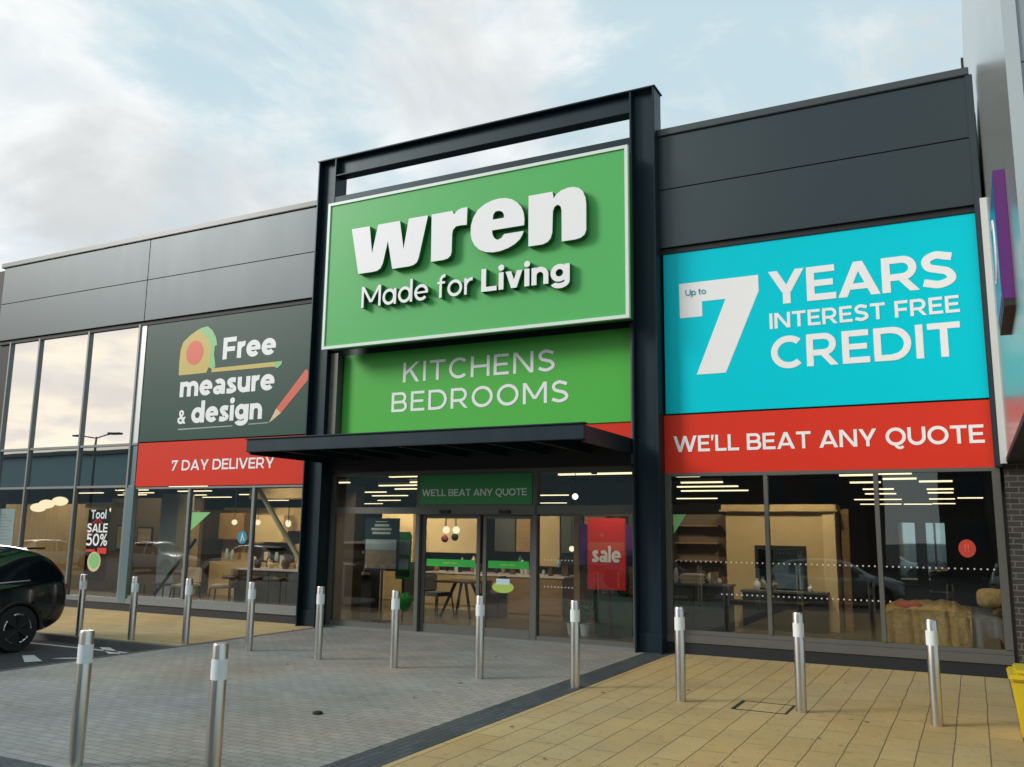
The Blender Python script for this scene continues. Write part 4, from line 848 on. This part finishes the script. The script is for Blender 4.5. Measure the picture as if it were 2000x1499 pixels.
one('steel_brace', MB().tube((-14.95, .42, 1.55), (-16.35, .42, 0.06), .04), 'frame_dark', 'dark diagonal steel brace inside the left window near the pillar', 'brace', (-16.3, .42, 0.06))
solid('wall_cupboard', 'cream wall cupboard left of the bulb on the ochre wall', 'cupboard', -16.9, -15.9, 4.25, 4.59, 1.45, 2.15, 'cream'); solid('wall_cupboard', 'timber wall cupboard at the left end of the ochre wall', 'cupboard', -18.2, -17.3, 4.25, 4.59, 1.5, 2.2, 'wood')
solid('tall_cabinet', 'tall pale kitchen cabinet between the ochre wall and the pillar', 'cabinet', -18.9, -18.45, 3.2, 3.8, FZ, 2.25, 'unit_beige'); solid('base_unit', 'long cream base unit below the ochre wall', 'cabinet', -18.2, -15.6, 4.0, 4.58, FZ, .92, 'unit_beige')
solid('splashback', 'dark tiled splashback above the cream base unit', 'splashback', -17.2, -15.8, 4.56, 4.595, .95, 1.4, 'int_dark')
solid('cooker_hood', 'black cooker hood over the left window island', 'cooker hood', -14.6, -13.9, 2.9, 3.3, 1.45, 1.75, 'plastic_black', .02)
for i, (x, z, w, h) in enumerate(((-21.4, 1.5, .5, .7), (-20.5, 1.55, .6, .5), (-19.5, 1.4, .45, .75), (-24.6, 1.4, .8, .6))):
    t = thing('framed_picture', ['tall dark framed picture on the brown wall', 'wide framed picture on the brown wall', 'slim framed picture at the right of the brown wall', 'wide framed picture on the timber wall'][i], 'picture', (x, 3.79 if i < 3 else 6.49, z))
    y = 3.80 if i < 3 else 6.50
    MB().box(x - w / 2, x + w / 2, y - .03, y, z - h / 2, z + h / 2).build('frame', 'plastic_black', t); MB().box(x - w / 2 + .04, x + w / 2 - .04, y - .034, y - .03, z - h / 2 + .04, z + h / 2 - .04).build('print', 'poster_photo', t)
for i in range(3):
    x = -15.1 + i * .75
    t = thing('bar_stool', ['left', 'middle', 'right'][i] + ' dark bar stool in front of the left window island', 'stool', (x, 1.65, FZ), 'bar stools at the island')
    MB().lathe([(.17, .62), (.18, .66), (.16, .69)], (x, 1.65, FZ), 16).build('seat', 'wood_dark', t, smooth=True); MB().tube((x, 1.65, FZ), (x, 1.65, FZ + .63), .02).build('stem', 'plastic_black', t); MB().lathe([(.18, 0), (.17, .02), (.03, .03)], (x, 1.65, FZ), 16).build('base', 'plastic_black', t)
for i, (x, y, z) in enumerate(((-11.2, 5.4, 1.0), (-10.9, 5.45, 1.0), (-9.6, 5.4, 1.0), (-9.2, 5.45, 1.0), (-8.6, 5.4, 1.0))): vase('vase', ['white', 'amber', 'tall green', 'small brown', 'pale'][i] + ' ornament on the dark back counter behind the doors', x, y, z, .16 + .05 * (i % 3), .06, ['pot_white', 'cream', 'leaf', 'wood_dark', 'paper'][i])
for i, (pts, lab) in enumerate((([(-14.66, 1.74), (-14.66, 2.12), (-14.12, 2.12)], 'green triangular corner sticker on the left window glass'), ([(-4.18, 1.80), (-4.18, 2.10), (-3.98, 2.10)], 'green triangular corner sticker at the left of the right window'))):
    m = MB(); m.plate(pts, -.005, -.002); one('corner_sticker', m, 'g_lime', lab, 'sticker', (pts[0][0], -.002, pts[0][1]))
solid('shelf_unit', 'dark open shelving at the left of the right window', 'shelves', -6.4, -5.5, 4.2, 4.55, FZ, 1.9, 'wood_dark')
for i in range(3): solid('folded_towel', ['lowest', 'middle', 'top'][i] + ' pale folded towel on the dark counter of the right window', 'towel', -4.9, -4.5, 2.7, 2.95, .89 + i * .062, .95 + i * .062, 'fabric_cream', .02)
rn = random.Random(11)
def clutter(n, x0, x1, y0, y1, z, what, lab, grp):
    for i in range(n):
        x = x0 + (x1 - x0) * (i + .5) / n + rn.uniform(-.05, .05); y = rn.uniform(y0, y1); h = rn.uniform(.10, .30); r = rn.uniform(.04, .08)
        mt = rn.choice(('pot_white', 'wood_dark', 'fabric_cream', 'plastic_black', 'poster_pale', 'wood'))
        if i % 3 == 2: o = MB().box(x - r, x + r, y - r * .6, y + r * .6, z, z + h).build(what[1], mt, None, off=(x, y, z), bevel=.005)
        else: o = MB().lathe([(r * .7, 0), (r, h * .35), (r * .85, h * .7), (r * .5, h)], (x, y, z), 12).build(what[0], mt, None, off=(x, y, z), smooth=True)
        tag(o, lab, what[2], grp)
clutter(8, -18.0, -15.8, 4.1, 4.4, .975, ('jar', 'canister', 'jar'), 'small kitchen ornament on the cream base unit in the left window', 'ornaments on the base unit')
clutter(6, -15.2, -13.4, 2.5, 2.8, .89, ('jar', 'canister', 'jar'), 'small ornament at the back of the left window island', 'ornaments on the left island')
clutter(9, -9.3, -7.5, 3.2, 3.7, .91, ('jar', 'canister', 'jar'), 'small ornament on the timber fronted island', 'ornaments on the timber island')
clutter(6, -11.3, -10.0, 4.1, 4.5, .87, ('jar', 'canister', 'jar'), 'small ornament on the white counter behind the left door', 'ornaments on the white counter')
clutter(7, -5.1, -4.1, 2.7, 3.1, .89, ('jar', 'canister', 'jar'), 'small ornament on the dark counter at the left of the right window', 'ornaments on the dark counter')
for i in range(5): solid('display_cabinet', ['first', 'second', 'third', 'fourth', 'fifth'][i] + ' cabinet from the left along the brown wall behind the right door', 'cabinet', -10.9 + i * .62, -10.32 + i * .62, 6.5, 6.98, 1.3 if i != 2 else FZ, 2.2, ('cabinet', 'wood', 'unit_beige', 'cabinet', 'wood')[i])
for i, x in enumerate((-17.0, -16.2, -15.2)): globe('pendant_lamp', ['left', 'middle', 'right'][i] + ' small glass pendant over the cream base unit', x, 3.6, 1.95, .07, 'warm_bulb', 'pendants over the base unit')
for i in range(4): solid('wall_shelf', ['lowest', 'second', 'third', 'top'][i] + ' shelf board on the brown wall in the right window', 'shelf', -6.0, -4.6, 4.35, 4.58, .9 + i * .35, .93 + i * .35, 'wood')
for k in range(16):
    x, y = (rn.uniform(-10.5, -4.8), rn.uniform(-8.0, -1.2)) if k < 7 else (rn.uniform(-4, 0), rn.uniform(-8, -1))
    a = rn.uniform(0, 6.3); m = MB(); c, d = math.cos(a), math.sin(a)
    m.add([(x - .03 * c, y - .03 * d, .005), (x - .012 * d, y + .012 * c, .012), (x + .035 * c, y + .035 * d, .006), (x + .012 * d, y - .012 * c, .014)], [(0, 1, 2), (0, 2, 3)])
    one('fallen_leaf', m, 'wood_dark', 'small dry brown leaf lying on the paving', 'leaf', (x, y, .005), 'dry leaves on the paving', recalc=False)
# stickers and decals on the glass (outside face)
def disc(name, label, x, z, rx, rz, mat, y=-0.002, cat='sticker'):
    m = MB(); m.plate(arc_pts(x, z, rx, rz, 0, 360, 28)[:-1], y - .003, y); t = thing(name, label, cat, (x, y, z)); m.build('disc', mat, t); return t
t = disc('window_sticker', 'round teal sticker with a white mark on the left window glass', -13.2, 1.62, .13, .13, 'sticker_teal')
m = MB(); m.plate(dia(-13.23, 1.54, -13.19, 1.70, .03), -.008, -.005); m.plate(dia(-13.14, 1.55, -13.19, 1.66, .025), -.0085, -.005); m.build('mark', 'dot', t)
t = disc('window_sticker', 'round red sticker on the right window glass', -.10, 1.655, .105, .12, 'sticker_red')
m = MB(); write(m, '!!', -.13, -.07, 1.61, .1, .2, -.009, -.005); m.build('mark', 'g_orange', t)
dec = thing('window_decal', 'white and red sale lettering with green badge stuck on the far left glass', 'window decal', (-17.55, -.002, .8))
m = MB(); write(m, 'Tool', -17.83, -17.32, 1.97, .2, .2, -.006, -.002); m.build('lettering', 'paper', dec)
m = MB(); write(m, 'SALE', -17.92, -17.24, 1.67, .2, .2, -.006, -.002); m.build('lettering', 'sign_white', dec)
m = MB(); write(m, '50%', -17.92, -17.22, 1.37, .27, .17, -.006, -.002); m.build('lettering', 'sign_white', dec)
m = MB()
for i, (x0, z0, x1, z1) in enumerate(((-17.75, 1.87, -17.55, 1.98), (-17.55, 1.98, -17.42, 1.86), (-17.68, 1.86, -17.5, 1.94), (-17.92, 1.66, -17.75, 1.63))): m.tube((x0, -.006, z0), (x1, -.006, z1), .012, n=6)
m.build('red_scribble', 'poster_red', dec)
MB().box(-17.90, -17.60, -.005, -.002, 1.235, 1.29).build('red_mark', 'poster_red', dec); MB().box(-17.52, -17.22, -.005, -.002, 1.20, 1.33).build('red_mark', 'poster_red', dec)
m = MB(); m.plate(arc_pts(-17.6, 1.02, .22, .22, 0, 360, 28)[:-1], -.004, -.002); m.build('badge_edge', 'cream', dec)
m = MB(); m.plate(arc_pts(-17.6, 1.04, .17, .17, 0, 360, 28)[:-1], -.008, -.005); m.build('badge', 'g_lime', dec)
t = thing('notice_poster', 'pale printed poster at the left edge inside the far left glass', 'poster', (-21.3, .1, 1.33))
MB().box(-21.36, -20.68, .06, .07, 1.32, 2.2).build('sheet', 'paper', t)
m = MB()
for i in range(9): m.box(-21.3, -20.78 - .12 * (i % 3), .056, .06, 1.45 + .075 * i, 1.475 + .075 * i)
m.build('print', 'poster_pale', t)

# ---- entrance zone
t = solid('timber_post', 'wide timber clad post behind the left side light', 'post', -11.55, -11.0, .8, 1.1, FZ, 2.7, 'wood_dark')
t = solid('shelf_unit', 'open shelf unit with white lit shelves behind the dark poster', 'shelves', -12.6, -11.55, 2.2, 2.5, FZ, 2.2, 'int_dark')
for i, z in enumerate((.85, 1.3, 1.55)): solid('shelf_board', ['lowest', 'middle', 'upper'][i] + ' white shelf board left of the dark poster', 'shelf', -12.5, -11.6, 1.95, 2.19, z, z + .05, 'cream')
wallpanel('display_wall', 'cream display wall behind the left sliding door', -12.7, -11.1, 6.0, 2.25, 'cream', z0=1.25)
wallpanel('display_wall', 'cream display wall behind the green notice stand', -14.6, -12.8, 5.6, 2.3, 'cream')
wallpanel('display_wall', 'brown wall with timber posts behind the right sliding door', -11.0, -7.6, 7.0, 2.45, 'int_wall')
solid('wall_oven', 'black oven housing behind the right sliding door', 'oven', -9.6, -8.3, 6.6, 6.95, .9, 2.1, 'plastic_black')
solid('back_counter', 'long dark back counter behind the sliding doors', 'counter', -12.9, -7.7, 5.3, 5.8, FZ, 1.0, 'plastic_black')
t = thing('poster_stand', 'dark teal framed poster with a room photo on a stand behind the left side light', 'poster stand', (-10.33, .85, FZ))
MB().box(-10.74, -9.93, .80, .84, 1.02, 2.03).build('board', 'poster_teal', t, bevel=.004)
MB().box(-10.70, -9.97, .792, .80, 1.06, 1.60).build('photo', 'poster_photo', t); MB().box(-10.70, -9.97, .787, .792, 1.42, 1.62).build('photo_sky', 'poster_pale', t)
m = MB()
for i, (a, b) in enumerate(((-10.55, -10.12), (-10.58, -10.1), (-10.5, -10.16))): m.box(a, b, .794, .80, 1.72 + .075 * i, 1.765 + .075 * i)
m.box(-10.48, -10.2, .794, .80, 1.955, 1.97); m.build('headline', 'paper', t)
MB().tube((-10.33, .86, FZ), (-10.33, .86, 1.02), .022).build('pole', 'plastic_black', t); MB().lathe([(.2, 0), (.2, .015), (.03, .03)], (-10.33, .86, FZ), 20).build('base', 'plastic_black', t)
t = thing('notice_stand', 'bright green notice stand with two white sheets right of the dark poster', 'notice stand', (-10.06, 1.2, FZ))
m = MB(); m.plate([(-10.24, .85), (-9.9, .85), (-9.9, 1.70), (-9.95, 1.77), (-10.18, 1.77), (-10.24, 1.70)], 1.18, 1.22); m.build('board', 'bright_green', t)
MB().box(-10.22, -9.92, 1.17, 1.178, 1.33, 1.62).build('sheet', 'paper', t); MB().box(-10.22, -9.94, 1.17, 1.178, 1.04, 1.24).build('sheet', 'paper', t); MB().box(-10.24, -9.9, 1.172, 1.179, .90, 1.0).build('label_strip', 'deep_green', t)
MB().tube((-10.07, 1.22, FZ), (-10.07, 1.22, .9), .02).build('pole', 'plastic_black', t)
one('balloon', MB().lathe([(.005, -.2), (.09, -.13), (.14, 0), (.12, .11), (.06, .17), (.005, .19)], (-9.87, 1.0, .44), 18), 'bright_green', 'green oval balloon low behind the left side light', 'balloon', (-9.87, 1.0, .44), smooth=True)
t = disc('door_sticker', 'lime green scalloped sticker low on the right sliding door', -7.25, .86, .21, .10, 'lime', .099)
MB().box(-7.38, -7.12, .093, .096, .90, 1.0).build('white_label', 'paper', t)
t = thing('sale_poster', 'tall red poster reading sale on a stand inside the right side light', 'poster stand', (-5.66, .95, FZ))
MB().box(-6.02, -5.31, .90, .94, .83, 2.05).build('board', 'poster_red', t, bevel=.012)
m = MB(); write(m, 'sàle', -5.93, -5.40, 1.30, .27, .22, .893, .90, gap=.06); m.build('lettering', 'sign_white', t)
m = MB(); m.plate(arc_pts(-5.74, 1.76, .035, .035, 0, 360, 14)[:-1], .895, .90); m.box(-5.46, -5.43, .896, .90, .86, 1.14); m.box(-6.0, -5.33, .8985, .90, 1.50, 1.64); m.build('decoration', 'g_orange', t)
MB().tube((-5.62, .93, FZ), (-5.62, .93, .84), .03).build('pole', 'plastic_black', t); MB().lathe([(.22, 0), (.22, .02), (.05, .06)], (-5.62, .93, FZ), 18).build('base', 'plastic_black', t)
solid('purple_poster', 'purple poster partly hidden behind the red sale poster', 'poster', -6.42, -5.25, 1.5, 1.54, 1.22, 1.95, 'poster_purple')
solid('green_box', 'dark green planter box below the red sale poster', 'planter', -6.05, -5.35, 1.3, 1.6, FZ, .72, 'deep_green')
def plant(label, x, y, h, r, n, z0=FZ, pot=True):
    t = thing('potted_plant', label, 'plant', (x, y, z0), 'potted plants by the entrance')
    rn = random.Random(int(abs(x) * 100))
    if pot: MB().lathe([(.07, 0), (.10, .2), (.105, .2), (.09, .19)], (x, y, z0), 14).build('pot', 'pot_white', t, smooth=True)
    m = MB(); zb = z0 + (.2 if pot else 0)
    for i in range(n):
        a = rn.uniform(0, 6.28); rr = r * rn.uniform(.1, 1); hh = h * rn.uniform(.1, 1); c = Vector((x + rr * math.cos(a), y + rr * math.sin(a) * .7, zb + hh))
        d = Vector((math.cos(a), math.sin(a), rn.uniform(-.3, .9))).normalized() * rn.uniform(.05, .10); s = Vector((-math.sin(a), math.cos(a), rn.uniform(-.4, .4))).normalized() * .025
        m.add([c - d, c + s, c + d, c - s], [(0, 1, 2, 3)])
    m.build('foliage', 'leaf', t, recalc=False); return t
plant('left plant in a white pot on the floor behind the right side light', -6.35, 1.0, .3, .16, 70); plant('right plant in a white pot next to the green planter', -6.08, .95, .3, .16, 70)
plant('leafy plant standing in the dark green planter box', -5.7, 1.45, .28, .32, 160, .70, False)
wallpanel('display_wall', 'dark wall behind the red sale poster', -7.5, -5.0, 6.5, 2.5, 'int_dark')
solid('timber_post', 'slim timber post left of the red sale poster', 'post', -6.58, -6.46, 1.6, 1.75, FZ, 2.2, 'wood'); solid('timber_beam', 'timber beam above the red sale poster', 'beam', -7.6, -5.3, 1.65, 1.8, 2.1, 2.3, 'wood')

# ---- right display window
t = thing('display_unit', 'beige display wall unit with cornice and dark recess behind the right window', 'display unit', (-3.4, 4.0, FZ))
MB().box(-4.35, -2.52, 4.0, 4.5, FZ, 2.24).build('wall', 'unit_beige', t); MB().box(-2.52, -2.30, 3.95, 4.6, FZ, 2.24).build('end_panel', 'cream', t, bevel=.004)
m = MB(); m.box(-4.45, -2.24, 3.88, 4.65, 2.24, 2.28); m.box(-4.42, -2.27, 3.92, 4.6, 2.28, 2.38); m.build('cornice', 'unit_beige', t, bevel=.01)
m = MB(); m.box(-3.80, -2.84, 3.975, 3.999, .72, 1.60); m.build('mirror_frame', 'plastic_black', t); MB().box(-3.73, -2.90, 3.965, 3.974, .80, 1.52).build('mirror', 'mirror', t)
wallpanel('display_wall', 'brown wall left of the beige unit in the right window', -6.6, -4.4, 4.6, 2.2, 'int_wall')
wallpanel('display_wall', 'timber edge board right of the beige unit', -2.24, -2.10, 4.3, 2.3, 'wood'); 
wallpanel('display_wall', 'dark bedroom display wall behind the tall mirrors', -2.1, .30, 10.1, 2.25, 'int_dark')
solid('tall_mirror', 'left tall wardrobe mirror in the dark bedroom display', 'mirror', -1.64, -1.27, 10.0, 10.05, .60, 2.13, 'mirror'); solid('tall_mirror', 'right tall wardrobe mirror in the dark bedroom display', 'mirror', -1.03, -.62, 10.0, 10.05, .50, 2.13, 'mirror')
solid('dining_table', 'dark table top on the floor of the right display left of the bed', 'table', -3.9, -2.6, 2.0, 2.6, .60, .66, 'int_dark')
t = thing('bed', 'grey upholstered bed with rumpled bedding in the right window', 'bed', (-.35, 2.0, FZ))
m = MB(); m.box(-1.30, .34, 1.5, 3.4, FZ + .12, .52); m.build('base', 'bed_grey', t, bevel=.05)
def drape(x0, x1, y0, y1, ztop, zfront, nx, ny, seed, amp):
    rn = random.Random(seed); m = MB(); g = []
    ph = [rn.uniform(0, 6.28) for _ in range(6)]
    for i in range(nx + 1):
        x = x0 + (x1 - x0) * i / nx; row = []
        for j in range(ny + 1):
            v = j / ny
            w = math.sin(x * 16 + ph[0]) * .5 + math.sin(x * 31 + ph[1] + v * 4) * .35 + math.sin(x * 9 + ph[2]) * .6
            if v < .45: y = y0 - .03 - abs(w) * amp * .9; z = zfront + (ztop - zfront) * (v / .45) ** .9
            else: y = y0 + (y1 - y0) * (v - .45) / .55; z = ztop + w * amp * .35 + math.sin(y * 12 + ph[3]) * amp * .3
            e = min(1, (i / nx) * 6 , (1 - i / nx) * 6)
            row.append((x, y, z - (1 - e) * .10))
        g.append(row)
    m.v = [p for r_ in g for p in r_]
    for i in range(nx):
        for j in range(ny): a = i * (ny + 1) + j; m.f.append([a, a + ny + 1, a + ny + 2, a + 1]); m.m.append(0)
    return m
drape(-1.33, .36, 1.48, 3.3, .66, .18, 60, 24, 5, .05).build('duvet', 'bed_grey', t, smooth=True, recalc=False)
m = drape(-1.36, -.12, 1.42, 2.9, .76, .12, 60, 24, 9, .06)
o = m.build('throw_blanket', 'mustard', None, off=(-.7, 1.42, .12), smooth=True, recalc=False); tag(o, 'mustard fringed throw draped over the left half of the grey bed', 'blanket')
def cushion(label, x, y, z, w, h, d, mat):
    prof = []
    m = MB(); n = 16; rings = 8
    vs = []
    for i in range(rings + 1):
        a = math.pi * i / rings
        for k in range(n):
            b = 2 * math.pi * k / n; f = lambda v: math.copysign(abs(v) ** .6, v)
            vs.append((x + w / 2 * f(math.cos(b)) * math.sin(a) ** .7, y + d / 2 * math.cos(a), z + h / 2 * f(math.sin(b)) * math.sin(a) ** .7))
    m.add(vs, [(i * n + k, i * n + (k + 1) % n, (i + 1) * n + (k + 1) % n, (i + 1) * n + k) for i in range(rings) for k in range(n)])
    one('cushion', m, mat, label, 'cushion', (x, y, z), smooth=True)
cushion('mustard cushion at the right end of the grey bed', .17, 1.85, .90, .42, .30, .2, 'mustard'); cushion('reddish cushion lying on the mustard throw', -.98, 1.62, .74, .40, .16, .2, 'red_cushion')
solid('bedside_stool', 'low cream stool in the right corner of the window', 'stool', .02, .26, 1.0, 1.3, FZ, .38, 'wood_dark', .03)
for name, z in (('a', 0),): pass
